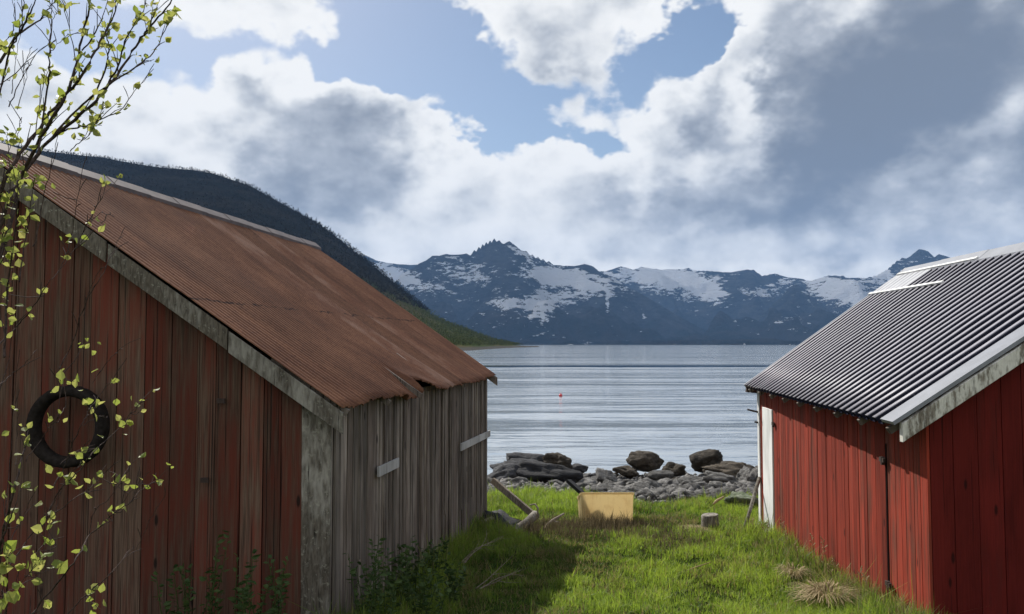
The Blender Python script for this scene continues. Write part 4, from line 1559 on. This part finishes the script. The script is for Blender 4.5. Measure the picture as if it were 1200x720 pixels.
tall = smooth(14.2, 15.4, y) * (0.12 - 0.05 * smooth(1.5, 3.0, x)) * (x > -0.6) + 0.16 * smooth(0.9, 0.15, xr(y) - x) * (y < 13) + 0.16 * smooth(1.0, 0.1, x - xl(y)) * (y < 13.3)
tall = tall + 0.05 * smooth(0.5, 0.0, np.hypot(x - sp.x, y - sp.y))
keepp = RNG.uniform(0, 1, len(x)) < np.clip(0.72 + 0.7 * clump + 0.8 * micro, 0.12, 1)
x, y, patch, clump, micro, tall = (q[keepp] for q in (x, y, patch, clump, micro, tall))
n = len(x)
h = (0.055 + 0.04 * np.clip(clump + 0.4, 0, 2) + 0.045 * np.clip(patch, 0, 1) + tall * (0.75 + 0.5 * np.clip(clump + 0.3, 0, 1.2))) * RNG.uniform(0.55, 1.35, n) * np.where(RNG.uniform(0, 1, n) < 0.04, 1.7, 1.0)
dryp = np.clip(0.10 + 0.42 * smooth(0.05, 0.7, -patch) + 0.35 * smooth(0.25, 0.8, fbm(x * 1.7, y * 1.7, 5, 3, 44)) + 0.10 * smooth(0.6, 0.1, xr(y) - x), 0, 0.75)
dryp = dryp * np.where(y > 14.4, 0.35, 1)
dry = (RNG.uniform(0, 1, n) < dryp) * RNG.uniform(0.45, 1.0, n)
tint = np.clip(0.40 + 0.5 * patch + 0.3 * clump + RNG.normal(0, 0.26, n) + 0.06 + 0.40 * smooth(14, 15.5, y), 0, 1)
wid = RNG.uniform(0.006, 0.011, n) * np.where(RNG.uniform(0, 1, n) < 0.12, 1.8, 1.0) * (1 + 0.4 * smooth(12, 17, y))
lean = np.abs(RNG.normal(0.45, 0.4, n))
o = blades('grass', x, y, gz(x, y) - 0.01, h, wid, lean, tint, dry, M['grass'])
tag(o, 'green spring grass growing between the two boathouses', 'grass', kind='stuff')

# brown dead weeds in front of the tub and along the strip by the beam
nwd = 4400
u_ = RNG.uniform(0, 1, nwd)
bx = RNG.normal(0, 1, nwd)
x = np.where(u_ < 0.45, 1.62 + bx * 0.42, np.where(u_ < 0.8, 0.75 + bx * 0.45, 2.3 + bx * 0.5))
y = np.where(u_ < 0.45, 13.0 + RNG.normal(0, 0.16, nwd), np.where(u_ < 0.8, 12.6 + RNG.normal(0, 0.4, nwd), 11.8 + RNG.normal(0, 0.5, nwd)))
ok = (x > xl(y) + 0.25) & ~((x > pl.x - 0.02) & (x < pr_.x + 0.02) & (y > 13.33) & (y < 14.2))
x, y = x[ok], y[ok]
n = len(x)
o = blades('dead_weeds', x, y, gz(x, y) - 0.01, RNG.uniform(0.08, 0.24, n) * np.where(RNG.uniform(0, 1, n) < 0.15, 1.5, 1.0), RNG.uniform(0.006, 0.013, n), np.abs(RNG.normal(0.3, 0.3, n)), RNG.uniform(0, 1, n), np.zeros(n), M['brown_weed'], seg=2)
tag(o, 'dead brown weeds standing in front of the yellow tub', 'weeds', kind='stuff')


# straw tussocks: countable clumps
def tussock(px, py, d, r, h, n, lab):
    p = P(px, py, d)
    p.z = gzf(p.x, p.y)
    ang = RNG.uniform(0, 6.283, n)
    rr_ = r * np.sqrt(RNG.uniform(0, 1, n)) * 0.45
    x, y = rr_ * np.cos(ang), rr_ * np.sin(ang)
    hh_ = h * RNG.uniform(0.6, 1.25, n)
    fa = ang + RNG.normal(0, 0.5, n)
    V = []
    out = r * RNG.uniform(0.5, 1.5, n)
    wx, wy = -np.sin(fa) * 0.004, np.cos(fa) * 0.004
    for k in range(5):
        t_ = k / 4
        cx, cy = x + np.cos(fa) * out * t_ ** 1.5, y + np.sin(fa) * out * t_ ** 1.5
        cz = hh_ * (t_ * 1.9 - 1.35 * t_ ** 2)
        V += [np.stack([cx - wx, cy - wy, cz], 1), np.stack([cx + wx * (1 - t_ * 0.8), cy + wy * (1 - t_ * 0.8), cz], 1)]
    V = np.stack(V, 1).reshape(-1, 3)
    tri = []
    for k in range(4):
        a = 2 * k
        tri += [(a, a + 1, a + 3), (a, a + 3, a + 2)]
    Fc = (np.array(tri)[None] + (np.arange(n) * 10)[:, None, None]).reshape(-1, 3)
    o = npmesh('straw_tussock', V, Fc, M['straw'], {'tint': np.repeat(RNG.uniform(0, 1, n), 10)}, smooth=False)
    o.location = p
    tag(o, lab, 'tussock')


tussock(968, 708, 8.0, 0.24, 0.26, 480, 'big straw coloured tussock drooping in front of the red wall')
tussock(930, 672, 9.2, 0.16, 0.2, 160, 'smaller mixed straw tussock farther along the red wall')
#tussock(735, 668, 9.4, 0.15, 0.09, 300, 'flat dry grass tuft in the middle of the lawn')
tussock(818, 612, 12.6, 0.2, 0.08, 250, 'low pale straw tuft at the foot of the stump')
#tussock(835, 714, 7.7, 0.15, 0.10, 260, 'flat dry grass tuft nearest the camera in the lawn')


# dry seed stalks along the red wall
def stalk(px, py, d, hgt, lab, grp):
    p = P(px, py, d)
    p.z = gzf(p.x, p.y)
    mb = MB()
    top = p + Vector((random.uniform(-0.08, 0.05), random.uniform(-0.05, 0.05), hgt))
    mid = p.lerp(top, 0.6) + Vector((random.uniform(-0.02, 0.02), 0, 0))
    mb.tube([p, mid, top], [0.004, 0.0035, 0.002], 5, 0.3)
    for k in range(5):
        q = mid.lerp(top, 0.4 + 0.15 * k)
        e = q + Vector((random.uniform(-0.04, 0.04), random.uniform(-0.03, 0.03), 0.035))
        mb.tube([q, e], [0.003, 0.006], 5, 0.8)
    single(mb, 'seed_stalk', M['straw'], lab, 'stalk', p, grp)


for k in range(14):
    yv = 12.0 - k * 0.33
    xv = xr(yv) - random.uniform(0.10, 0.35)
    p = Vector((xv, yv, 0))
    px = 600 + F * xv / yv
    stalk(px, 650, yv, random.uniform(0.28, 0.5), 'thin dry seed stalk standing against the red wall', 'dry seed stalks along the red wall')


# leafy weeds at the foot of the grey wall
def leafshape(L, W):
    return [(0, 0, 0), (-W * 0.5, L * 0.35, 0.10 * W), (-W * 0.42, L * 0.65, 0.08 * W), (0, L, -0.10 * L), (W * 0.42, L * 0.65, 0.08 * W), (W * 0.5, L * 0.35, 0.10 * W), (0, L * 0.5, -0.06 * W)]


LF_FACES = [(0, 6, 1), (1, 6, 2), (2, 6, 3), (3, 6, 4), (4, 6, 5), (5, 6, 0)]


def addleaf(mb, pos, direction, L, W, tint, roll=None):
    d = Vector(direction).normalized()
    s = d.cross(Vector((random.gauss(0, 1), random.gauss(0, 1), random.gauss(0, 1)))).normalized()
    n = s.cross(d)
    mb.poly([Vector(pos) + s * a + d * b + n * c for a, b, c in leafshape(L, W)], LF_FACES, tint)


def weed(x, y, h, lab, grp=None):
    z = gzf(x, y)
    th_ = thing('weed_clump', lab, 'weed', (x, y, z), grp)
    st, lv = MB(), MB()
    for k in range(9):
        a = Vector((x + random.uniform(-0.16, 0.16), y + random.uniform(-0.12, 0.12), z))
        b = a + Vector((random.uniform(-0.15, 0.2), random.uniform(-0.15, 0.1), h * random.uniform(0.6, 1.1)))
        st.tube([a, a.lerp(b, 0.5) + Vector((random.uniform(-0.03, 0.03), 0, 0)), b], [0.006, 0.0045, 0.002], 4, 0.7, False)
        for j in range(18):
            q = a.lerp(b, 0.12 + 0.88 * j / 17)
            an = random.uniform(0, 6.28)
            addleaf(lv, q, (math.cos(an), math.sin(an), random.uniform(-0.2, 0.6)), random.uniform(0.04, 0.085), random.uniform(0.02, 0.045), random.random())
    part(st, 'stems', M['weed'], th_)
    part(lv, 'leaves', M['weed'], th_)


wl = [(6.3, -0.25, 0.75), (6.35, -0.6, 0.72), (6.45, -1.0, 0.85), (6.9, 0.35, 0.8), (7.3, 0.3, 0.75), (7.8, 0.3, 0.7), (8.4, 0.25, 0.6), (9.1, 0.3, 0.5), (7.2, 0.75, 0.5), (8.0, 0.7, 0.45)]
for i, (yy, dx, hh_) in enumerate(wl):
    weed(xl(yy) + dx, yy, hh_, 'dark leafy weed clump growing at the foot of the grey boathouse', 'leafy weeds along the grey boathouse')

# ------------------------------------------------------------------ shrubs in the foreground (each stem at its own distance)


def shrub(name, label, base, branches, leaves_at, dmean, leafsize, extra_twigs, leafiness):
    th_ = thing(name, label, 'shrub', base)
    st, lv = MB(), MB()
    allc = []
    for (pts, r0, dd, lf) in branches:
        n = len(pts)
        d0 = dmean + dd
        W = [P(x_, y_, d0 + 0.10 * math.sin(i * 1.3 + x_ * 0.01)) for i, (x_, y_) in enumerate(pts)]
        # smooth it (Catmull-Rom) and jitter
        C = []
        for i in range(n - 1):
            p0, p1, p2, p3 = W[max(i - 1, 0)], W[i], W[i + 1], W[min(i + 2, n - 1)]
            for s in range(5):
                t_ = s / 5
                C.append(0.5 * ((2 * p1) + (p2 - p0) * t_ + (2 * p0 - 5 * p1 + 4 * p2 - p3) * t_ ** 2 + (3 * p1 - p0 - 3 * p2 + p3) * t_ ** 3))
        C.append(W[-1])
        C = [p + Vector((random.gauss(0, 1), random.gauss(0, 1), random.gauss(0, 1))) * 0.0016 for p in C]
        allc.extend(C)
        L = len(C)
        rad = [max(r0 * (1 - 0.8 * i / (L - 1)), 0.0009) for i in range(L)]
        st.tube(C, rad, 6, random.random(), caps=False)
        # buds, spur twigs and leaves along the branch
        for i in range(2, L):
            dirv = (C[i] - C[i - 1]).normalized()
            if random.random() < extra_twigs * 0.35:
                sd = (dirv + Vector((random.gauss(0.0, 0.36), random.gauss(0, 0.4), random.gauss(0.22, 0.25)))).normalized()
                ln = random.uniform(0.02, 0.10)
                q = C[i] + sd * ln
                st.tube([C[i], C[i].lerp(q, 0.5) + Vector((0, 0, 0.004)), q], [min(0.0022, rad[i] * 0.6), 0.0014, 0.0009], 5, random.random(), caps=False)
                if random.random() < leafiness * lf:
                    tuft(lv, q, sd, leafsize)
            if random.random() < leafiness * lf * 0.55:
                tuft(lv, C[i], (dirv + Vector((random.gauss(0, 0.6), random.gauss(0, 0.6), random.gauss(0.2, 0.5)))), leafsize, random.choice((1, 1, 2)))
        if lf > 0:
            tuft(lv, C[-1], dirv, leafsize * 0.8)
    for (x_, y_, dd, k, s) in leaves_at:
        p = P(x_, y_, dmean + dd)
        q = min(allc, key=lambda c_: (c_ - p).length + max(0, c_.z - p.z) * 2)
        if (q - p).length < 0.13:
            st.tube([q, q.lerp(p, 0.5) + Vector((0.004, 0, -0.006)), p], [0.0016, 0.0013, 0.001], 5, random.random(), caps=False)
        tuft(lv, p, (random.gauss(0.2, 0.3), random.gauss(0, 0.3), 0.8), leafsize * s, k, 0.016)
    part(st, 'stems', M['bark'], th_, smooth=True)
    part(lv, 'leaves', M['leaf'], th_)


def tuft(lv, p, d, size, k=None, spread=0.004):
    d = Vector(d).normalized()
    for j in range(k or random.choice((2, 2, 3))):
        q = p + Vector((random.gauss(0, 1), random.gauss(0, 1), random.gauss(0, 1))) * spread
        dv = (d + Vector((random.gauss(0, 0.75), random.gauss(0, 0.75), random.gauss(0, 0.6)))).normalized()
        L = size * random.uniform(0.65, 1.25)
        addleaf(lv, q, dv, L, L * random.uniform(0.6, 0.85), min(1, max(0, random.gauss(0.5, 0.3))))


up_br = [
    ([(-60, 470), (-30, 380), (0, 300), (17, 240), (25, 207), (49, 160), (76, 114), (90, 75), (97, 40), (106, 2), (112, -50)], 0.0105, 0.0, 0.7),
    ([(-50, 450), (-20, 330), (6, 246), (25, 207), (58, 166), (93, 135), (117, 112), (142, 81), (162, 49), (177, 31), (198, 4), (215, -30)], 0.0095, 0.06, 0.9),
    ([(-40, 400), (-10, 255), (17, 190), (47, 149), (76, 112), (90, 97), (108, 67), (122, 40), (135, 11), (140, -30)], 0.0085, -0.06, 0.8),
    ([(58, 166), (90, 128), (126, 101), (162, 76), (180, 61), (191, 40), (205, 16)], 0.0042, 0.05, 1.0),
    ([(68, 155), (90, 150), (109, 145), (140, 129), (157, 108), (174, 89)], 0.0032, 0.02, 0.5),
    ([(83, 177), (95, 165), (105, 158), (112, 145), (122, 124)], 0.0018, 0.0, 0.5),
    ([(113, 108), (125, 78), (127, 55), (126, 36), (133, 8), (136, -20)], 0.0032, 0.1, 0.8),
    ([(126, 101), (140, 72), (148, 45), (160, 26), (170, 5), (176, -20)], 0.0032, -0.05, 1.0),
    ([(162, 49), (172, 35), (180, 18), (187, 0)], 0.0022, 0.08, 0.5),
    ([(97, 60), (112, 38), (120, 20), (128, -5)], 0.0028, -0.04, 0.7),
    ([(93, 90), (86, 55), (80, 22), (73, -5)], 0.0022, 0.03, 0.8),
    ([(-30, 130), (0, 72), (22, 40), (35, 15), (45, -10)], 0.0065, 0.15, 0.4),
    ([(-15, 160), (0, 107), (10, 63), (22, 38), (28, 10), (24, -20)], 0.0045, 0.12, 0.6),
    ([(22, 40), (47, 23), (58, 10), (72, -5)], 0.0038, 0.15, 0.2),
    ([(-10, 105), (13, 90), (38, 67), (58, 50)], 0.0022, 0.1, 0.0),
    ([(10, 125), (25, 93), (30, 75), (37, 55)], 0.0020, 0.08, 0.0),
    ([(20, 128), (30, 95), (33, 78)], 0.0016, 0.08, 0.0),
    ([(14, 110), (19, 70), (23, 45)], 0.0016, 0.2, 0.0),
    ([(-10, 70), (8, 48), (18, 25), (12, -10)], 0.003, 0.2, 0.3),
    ([(45, 180), (52, 130), (57, 90), (58, 67), (59, 33), (62, 0), (63, -20)], 0.0035, -0.1, 0.35),
    ([(58, 67), (62, 24), (69, 12)], 0.0014, -0.1, 0.2),
    ([(40, 165), (48, 115), (52, 85)], 0.002, -0.1, 0.8),
    ([(58, 62), (70, 50), (80, 40)], 0.0016, 0.0, 0.9),
    ([(20, 162), (24, 148), (25, 141)], 0.0012, 0.0, 0.0),
    ([(12, 240), (10, 180), (8, 158)], 0.002, -0.15, 0.8),
    ([(5, 420), (8, 350), (16, 290), (20, 235), (22, 200)], 0.0042, -0.12, 1.6),
    ([(22, 330), (30, 280), (36, 245), (40, 215)], 0.0026, -0.1, 1.3),
    ([(-5, 330), (2, 280), (8, 245), (12, 225)], 0.0026, -0.15, 1.2),
    ([(40, 290), (50, 235), (62, 190), (70, 150)], 0.0022, -0.02, 0.0),
    ([(78, 298), (85, 270), (90, 235), (102, 178)], 0.0018, 0.05, 0.0),
    ([(92, 285), (103, 262), (115, 240), (122, 228), (140, 208)], 0.0022, 0.04, 0.15),
    ([(103, 262), (118, 250), (134, 254)], 0.0014, 0.04, 0.0),
    ([(-5, 408), (20, 382), (35, 365), (55, 335), (75, 310), (92, 285)], 0.0026, 0.03, 0.1),
    ([(70, 432), (85, 400), (100, 355), (118, 325), (130, 300), (141, 278)], 0.0022, 0.15, 0.0),
    ([(98, 370), (105, 340), (118, 315)], 0.0012, 0.15, 0.0),
    ([(-5, 455), (12, 440), (25, 430), (35, 420), (42, 410)], 0.0018, -0.1, 0.0),
]
up_lv = [(103, 258, 0.04, 3, 1.0), (110, 270, 0.04, 2, 1.0), (118, 262, 0.04, 2, 0.7), (72, 282, 0.03, 3, 0.9), (79, 297, 0.03, 2, 0.9), (52, 342, 0.0, 2, 0.7), (62, 225, -0.05, 3, 0.8),
         (90, 163, 0.0, 3, 0.9), (10, 118, 0, 2, 0.9), (8, 155, -0.1, 3, 1.0), (8, 55, 0.2, 3, 1.0), (12, 92, 0.2, 3, 1.0), (7, 290, -0.15, 3, 1.0), (14, 330, -0.15, 3, 0.9), (10, 345, -0.15, 3, 0.9), (6, 385, -0.15, 2, 0.9), (103, 410, 0.1, 3, 0.7)]
base_up = P(-75, 780, 2.6)
base_up.z = gzf(base_up.x, base_up.y)
for b_ in range(3):
    up_br[b_][0].insert(0, (-75 + 6 * b_, 640))
    up_br[b_][0].insert(0, (-80 + 10 * b_, 800))
shrub('willow_shrub', 'tall willow shrub with dark branches reaching into the sky and bright spring leaves', base_up, up_br, up_lv, 2.55, 0.029, 0.75, 0.95)

lo_br = [
    ([(-30, 800), (-10, 700), (0, 640), (12, 590), (22, 555), (30, 520), (34, 505)], 0.006, 0.0, 1.5),
    ([(-20, 780), (-5, 690), (5, 630), (15, 600), (25, 570)], 0.0045, -0.1, 1.4),
    ([(18, 545), (20, 510), (22, 480)], 0.0012, 0.0, 0.4),
    ([(30, 540), (50, 512), (60, 498), (68, 490), (76, 478)], 0.0016, 0.05, 0.0),
    ([(68, 490), (70, 455), (70, 440)], 0.0010, 0.05, 0.0),
    ([(60, 575), (75, 548), (85, 520), (97, 495), (105, 480), (118, 462), (132, 446)], 0.0020, 0.1, 0.1),
    ([(97, 499), (112, 490), (124, 486)], 0.0012, 0.1, 0.0),
    ([(48, 620), (70, 575), (85, 560), (105, 535), (122, 518), (140, 501), (150, 488), (162, 474), (178, 457)], 0.0022, 0.0, 0.15),
    ([(70, 545), (82, 535), (92, 530), (110, 526)], 0.0012, 0.0, 0.0),
    ([(10, 665), (35, 630), (50, 612), (80, 590), (100, 576), (116, 562), (135, 542)], 0.0024, 0.05, 0.0),
    ([(65, 603), (70, 580), (78, 560), (95, 545)], 0.0014, 0.05, 0.3),
    ([(10, 640), (30, 600), (40, 575)], 0.0014, 0.0, 0.3),
    ([(25, 740), (45, 710), (70, 680), (85, 660), (95, 645), (105, 628), (125, 610), (150, 590), (165, 575), (180, 565), (197, 549)], 0.0034, 0.12, 0.1),
    ([(105, 628), (110, 600), (125, 587), (138, 568), (150, 550), (163, 535)], 0.0016, 0.15, 0.1),
    ([(140, 598), (155, 575), (175, 552)], 0.0012, 0.12, 0.0),
    ([(70, 730), (95, 702), (115, 685), (130, 672), (143, 657), (156, 641)], 0.0020, 0.1, 0.0),
    ([(0, 700), (15, 690), (28, 678), (45, 660)], 0.0016, -0.1, 0.5),
    ([(-5, 740), (3, 700), (5, 670), (12, 650)], 0.003, -0.15, 1.4),
    ([(40, 650), (55, 635), (66, 640)], 0.001, 0.0, 0.0),
    ([(-10, 480), (10, 420), (14, 380)], 0.002, 0.2, 0.2),
    ([(5, 620), (12, 540), (16, 470), (22, 410)], 0.0018, 0.25, 0.0),
    ([(108, 450), (125, 425), (140, 410), (165, 395)], 0.001, 0.3, 0.0),
    ([(160, 645), (175, 610), (195, 580)], 0.0008, 0.3, 0.0),
]
lo_lv = [(68, 447, 0.05, 3, 1.0), (75, 452, 0.05, 2, 0.9), (87, 447, 0.05, 4, 1.0), (103, 478, 0.1, 4, 0.9), (116, 472, 0.1, 2, 0.8), (126, 488, 0.1, 2, 0.9), (70, 491, 0.05, 4, 0.8), (22, 505, 0, 3, 0.8),
         (98, 405, 0.1, 3, 0.6), (143, 500, 0, 3, 0.9), (148, 495, 0, 2, 0.9), (162, 475, 0, 3, 0.8), (163, 483, 0, 1, 0.8), (93, 533, 0, 3, 0.9), (111, 525, 0, 2, 0.9), (95, 540, 0, 2, 0.8),
         (109, 560, 0.05, 3, 1.0), (120, 561, 0.05, 3, 1.0), (103, 576, 0.05, 3, 1.0), (70, 567, 0, 3, 1.1), (80, 565, 0, 3, 1.0), (52, 602, 0, 3, 1.1), (60, 606, 0, 2, 1.0), (56, 620, 0, 2, 0.9), (48, 627, 0, 3, 1.1), (62, 630, 0, 2, 1.1),
         (152, 546, 0.15, 2, 0.9), (138, 570, 0.15, 3, 0.8), (126, 602, 0.12, 3, 0.9), (145, 596, 0.12, 3, 0.9), (175, 569, 0.12, 3, 0.8), (132, 611, 0.12, 2, 0.6), (112, 690, 0.1, 3, 1.0), (105, 705, 0.1, 3, 0.9), (117, 714, 0.1, 3, 0.9),
         (38, 660, -0.1, 3, 1.3), (36, 672, -0.1, 3, 1.4), (58, 668, -0.1, 2, 1.4), (28, 674, -0.1, 2, 1.1), (45, 675, -0.1, 3, 1.2), (8, 650, -0.15, 3, 1.4), (3, 668, -0.15, 3, 1.3), (10, 707, -0.15, 4, 1.3), (8, 717, -0.15, 3, 1.3), (52, 714, -0.05, 3, 1.0), (46, 646, -0.05, 2, 0.7), (24, 615, 0, 2, 0.6)]
base_lo = P(-20, 860, 2.4)
base_lo.z = gzf(base_lo.x, base_lo.y)
shrub('willow_shrub', 'low willow shrub with sparse lit leaves in front of the dark red gable', base_lo, lo_br, lo_lv, 2.4, 0.029, 0.45, 0.36)

# ------------------------------------------------------------------ light
el_, azd = math.radians(40.5), math.radians(-29.0)           # sun ahead and to the left
sd = Vector((math.sin(azd) * math.cos(el_), math.cos(azd) * math.cos(el_), math.sin(el_)))
sun = bpy.data.lights.new('sun', 'SUN')
sun.energy = 5.0
sun.angle = math.radians(0.5)
sun.color = (1.0, 0.955, 0.88)
so = bpy.data.objects.new('sun', sun)
so.rotation_euler = sd.to_track_quat('Z', 'Y').to_euler()
so.location = (0, 0, 60)
COL.objects.link(so)

world = bpy.data.worlds.new('World')
S.world = world
world.use_nodes = True
t = NT(world.node_tree)
sky = t.new('ShaderNodeTexSky', sky_type='NISHITA')
sky.sun_disc = False
sky.sun_elevation = el_
sky.sun_rotation = azd
sky.altitude = 0
sky.air_density = 1.0
sky.dust_density = 0.6
sky.ozone_density = 1.0
dv = t.new('ShaderNodeTexCoord').outputs['Generated']
x_, y_, z_ = t.sep(dv)
az_ = t.mul(t.m('ARCTAN2', x_, y_), 57.29578)
el2 = t.mul(t.m('ARCSINE', z_), 57.29578)
# clouds: billows from layered noise on the dome, gathered in banks
vst = t.vmap(dv, (1, 1, 1.35))
w1 = t.sep(t.noise(vst, 5.5, 5, 0.56, color=True))
w2 = t.sep(t.noise(vst, 22.0, 3, 0.6, color=True))
wa = t.add(az_, t.mul(t.sub(w1[0], 0.5), 13.0), t.mul(t.sub(w2[0], 0.5), 3.0))
we = t.add(el2, t.mul(t.sub(w1[1], 0.5), 8.5), t.mul(t.sub(w2[1], 0.5), 2.4))


def blob(px, py, rx, ry, wgt, rot=0.0):
    a0, e0 = azel(px, py)
    sx = math.degrees(rx / F) * math.cos(math.radians(a0)) ** 2
    sy = math.degrees(ry / F) * math.cos(math.radians(a0))
    da, de = t.sub(wa, a0), t.sub(we, e0)
    if rot:
        c_, s_ = math.cos(rot), math.sin(rot)
        da, de = t.add(t.mul(da, c_), t.mul(de, s_)), t.sub(t.mul(de, c_), t.mul(da, s_))
    q = t.add(t.m('POWER', t.mul(da, 1 / sx), 2.0), t.m('POWER', t.mul(de, 1 / sy), 2.0))
    return t.mul(t.m('EXPONENT', t.mul(q, -1.0)), wgt)


def field(lst):
    return t.add(*[blob(*b) for b in lst])




def puffs(vec):
    n = t.new('ShaderNodeTexVoronoi', feature='SMOOTH_F1')
    t.put(n.inputs['Vector'], vec)
    n.inputs['Scale'].default_value = 11.0
    n.inputs['Detail'].default_value = 2.0
    n.inputs['Roughness'].default_value = 0.55
    n.inputs['Smoothness'].default_value = 0.35
    return t.sub(0.85, n.outputs['Distance'])


def height(vec):
    wv = t.vadd(vec, t.vmap(t.noise(vec, 9.0, 3, 0.55, color=True), (0.06, 0.06, 0.06)))
    return t.add(t.mul(t.noise(vec, 8.0, 7, 0.6), 0.65), t.mul(puffs(wv), 0.55))


fb = height(vst)
fb2 = t.noise(t.vmap(dv, (1, 1, 1.6), loc=(3, 1, 2)), 14.0, 8, 0.6)
sdir = (-0.016, 0.0, 0.020)
ls0 = t.noise(vst, 9.0, 4, 0.55)
ls1 = t.noise(t.vmap(dv, (1, 1, 1.35), loc=(-0.022, 0.0, 0.03)), 9.0, 4, 0.55)
cov = field([
    (300, 2, 130, 28, 0.9), (645, 30, 110, 48, 1.3), (740, 0, 60, 26, 0.7), (40, 110, 110, 60, 0.55), (330, 140, 110, 55, 1.1), (430, 200, 130, 80, 1.2), (230, 215, 170, 70, 1.0),
    (505, 150, 50, 30, 0.7), (700, 225, 210, 75, 1.3), (800, 135, 80, 48, 1.0), (880, 80, 55, 70, 1.0), (1060, 90, 230, 160, 1.7), (600, 290, 900, 42, 1.2), (1300, 200, 300, 200, 1.0), (-200, 150, 250, 160, 0.7),
    (815, 30, 42, 46, -1.3), (590, 150, 52, 48, -1.15), (665, 160, 70, 24, -1.0, -0.2), (500, 45, 42, 60, -1.0), (420, 72, 100, 24, -1.0), (240, 75, 60, 22, -0.6), (35, 40, 80, 32, -0.5), (740, 105, 40, 32, -0.7), (180, 130, 30, 22, -0.3)])
cf = t.add(cov, t.mul(t.sub(fb, 0.55), 1.9), t.mul(t.sub(fb2, 0.5), 0.7), 0.38)
cf = t.add(cf, t.ss(y_, 0.2, -0.3, 0.0, 0.5))  # unseen cloud cover added behind the camera to shape the fill light
alpha = t.ss(cf, -0.12, 0.30)
shade = field([
    (415, 205, 80, 66, 0.55), (360, 120, 80, 22, 0.35), (640, 75, 110, 22, 0.55), (1000, 130, 120, 110, 1.1), (1130, 60, 130, 90, 0.75), (1230, 180, 120, 100, 0.5), (895, 215, 110, 26, 0.55, 0.2), (815, 155, 26, 26, 0.5), (770, 215, 60, 16, 0.3),
    (885, 105, 26, 75, -0.9), (1050, 262, 260, 30, -0.25), (480, 285, 160, 26, -0.25), (300, 90, 120, 24, -0.3), (1120, 160, 130, 24, -0.4, 0.5), (1190, 105, 80, 36, -0.3), (700, 285, 600, 24, -0.12), (700, 160, 100, 30, -0.2), (230, 205, 60, 40, -0.3), (560, 250, 80, 30, -0.25)])
lit = t.mul(t.sub(ls1, ls0), 1.6)
behind = t.ss(y_, 0.35, -0.3, 0.0, 0.22)  # greys the unseen clouds behind the camera to set the fill
high = t.ss(z_, 0.42, 0.75, 0.0, 0.25)
sv = t.add(shade, lit, t.mul(t.sub(fb2, 0.5), 0.5), t.ss(cf, 0.1, 1.7, -0.38, 0.42), behind, high)
low_ = t.noise(vst, 3.2, 3, 0.5)
sv = t.add(sv, t.mul(t.sub(low_, 0.5), 0.9))
sv = t.ss(sv, -0.38, 1.5)
cr = t.new('ShaderNodeValToRGB')
t.put(cr.inputs[0], sv)
els = cr.color_ramp.elements
els[0].position, els[0].color = 0.0, (0.93, 0.93, 0.92, 1)
els[1].position, els[1].color = 1.0, (0.180, 0.212, 0.268, 1)
for pos, col in ((0.25, (0.70, 0.72, 0.74, 1)), (0.5, (0.46, 0.49, 0.54, 1)), (0.75, (0.300, 0.330, 0.380, 1))):
    e_ = els.new(pos)
    e_.color = col
bg1 = t.new('ShaderNodeBackground')
t.put(bg1.inputs[0], sky.outputs[0])
bg1.inputs[1].default_value = 0.068
bg2 = t.new('ShaderNodeBackground')
t.put(bg2.inputs[0], cr.outputs[0])
bg2.inputs[1].default_value = 0.80
mx = t.new('ShaderNodeMixShader')
t.put(mx.inputs[0], alpha)
t.put(mx.inputs[1], bg1.outputs[0])
t.put(mx.inputs[2], bg2.outputs[0])
wo = t.new('ShaderNodeOutputWorld')
t.t.links.new(mx.outputs[0], wo.inputs['Surface'])

# ------------------------------------------------------------------ air
HAZE = 4.0e-5
if HAZE:
    mb = MB()
    mb.box((0, 5400, 745), 12500, 6300, 755, 0.5)
    ho = mb.build('haze', bpy.data.materials.new('haze_air'))
    hm = ho.data.materials[0]
    hm.use_nodes = True
    ht = NT(hm.node_tree)
    pv = ht.new('ShaderNodeVolumePrincipled')
    pv.inputs['Color'].default_value = (0.30, 0.55, 1.0, 1)
    pv.inputs['Density'].default_value = HAZE
    pv.inputs['Anisotropy'].default_value = 0.0
    ho_ = ht.new('ShaderNodeOutputMaterial')
    ht.t.links.new(pv.outputs[0], ho_.inputs['Volume'])
    ho['kind'] = 'stuff'

# ------------------------------------------------------------------ render settings
S.render.engine = 'CYCLES'
S.cycles.use_denoising = True
S.cycles.max_bounces = 6
S.cycles.transparent_max_bounces = 8
S.cycles.volume_bounces = 0
S.view_settings.view_transform = 'Standard'
S.view_settings.look = 'None'
S.view_settings.exposure = 0.42
S.view_settings.gamma = 1.0
S.view_settings.use_curve_mapping = False
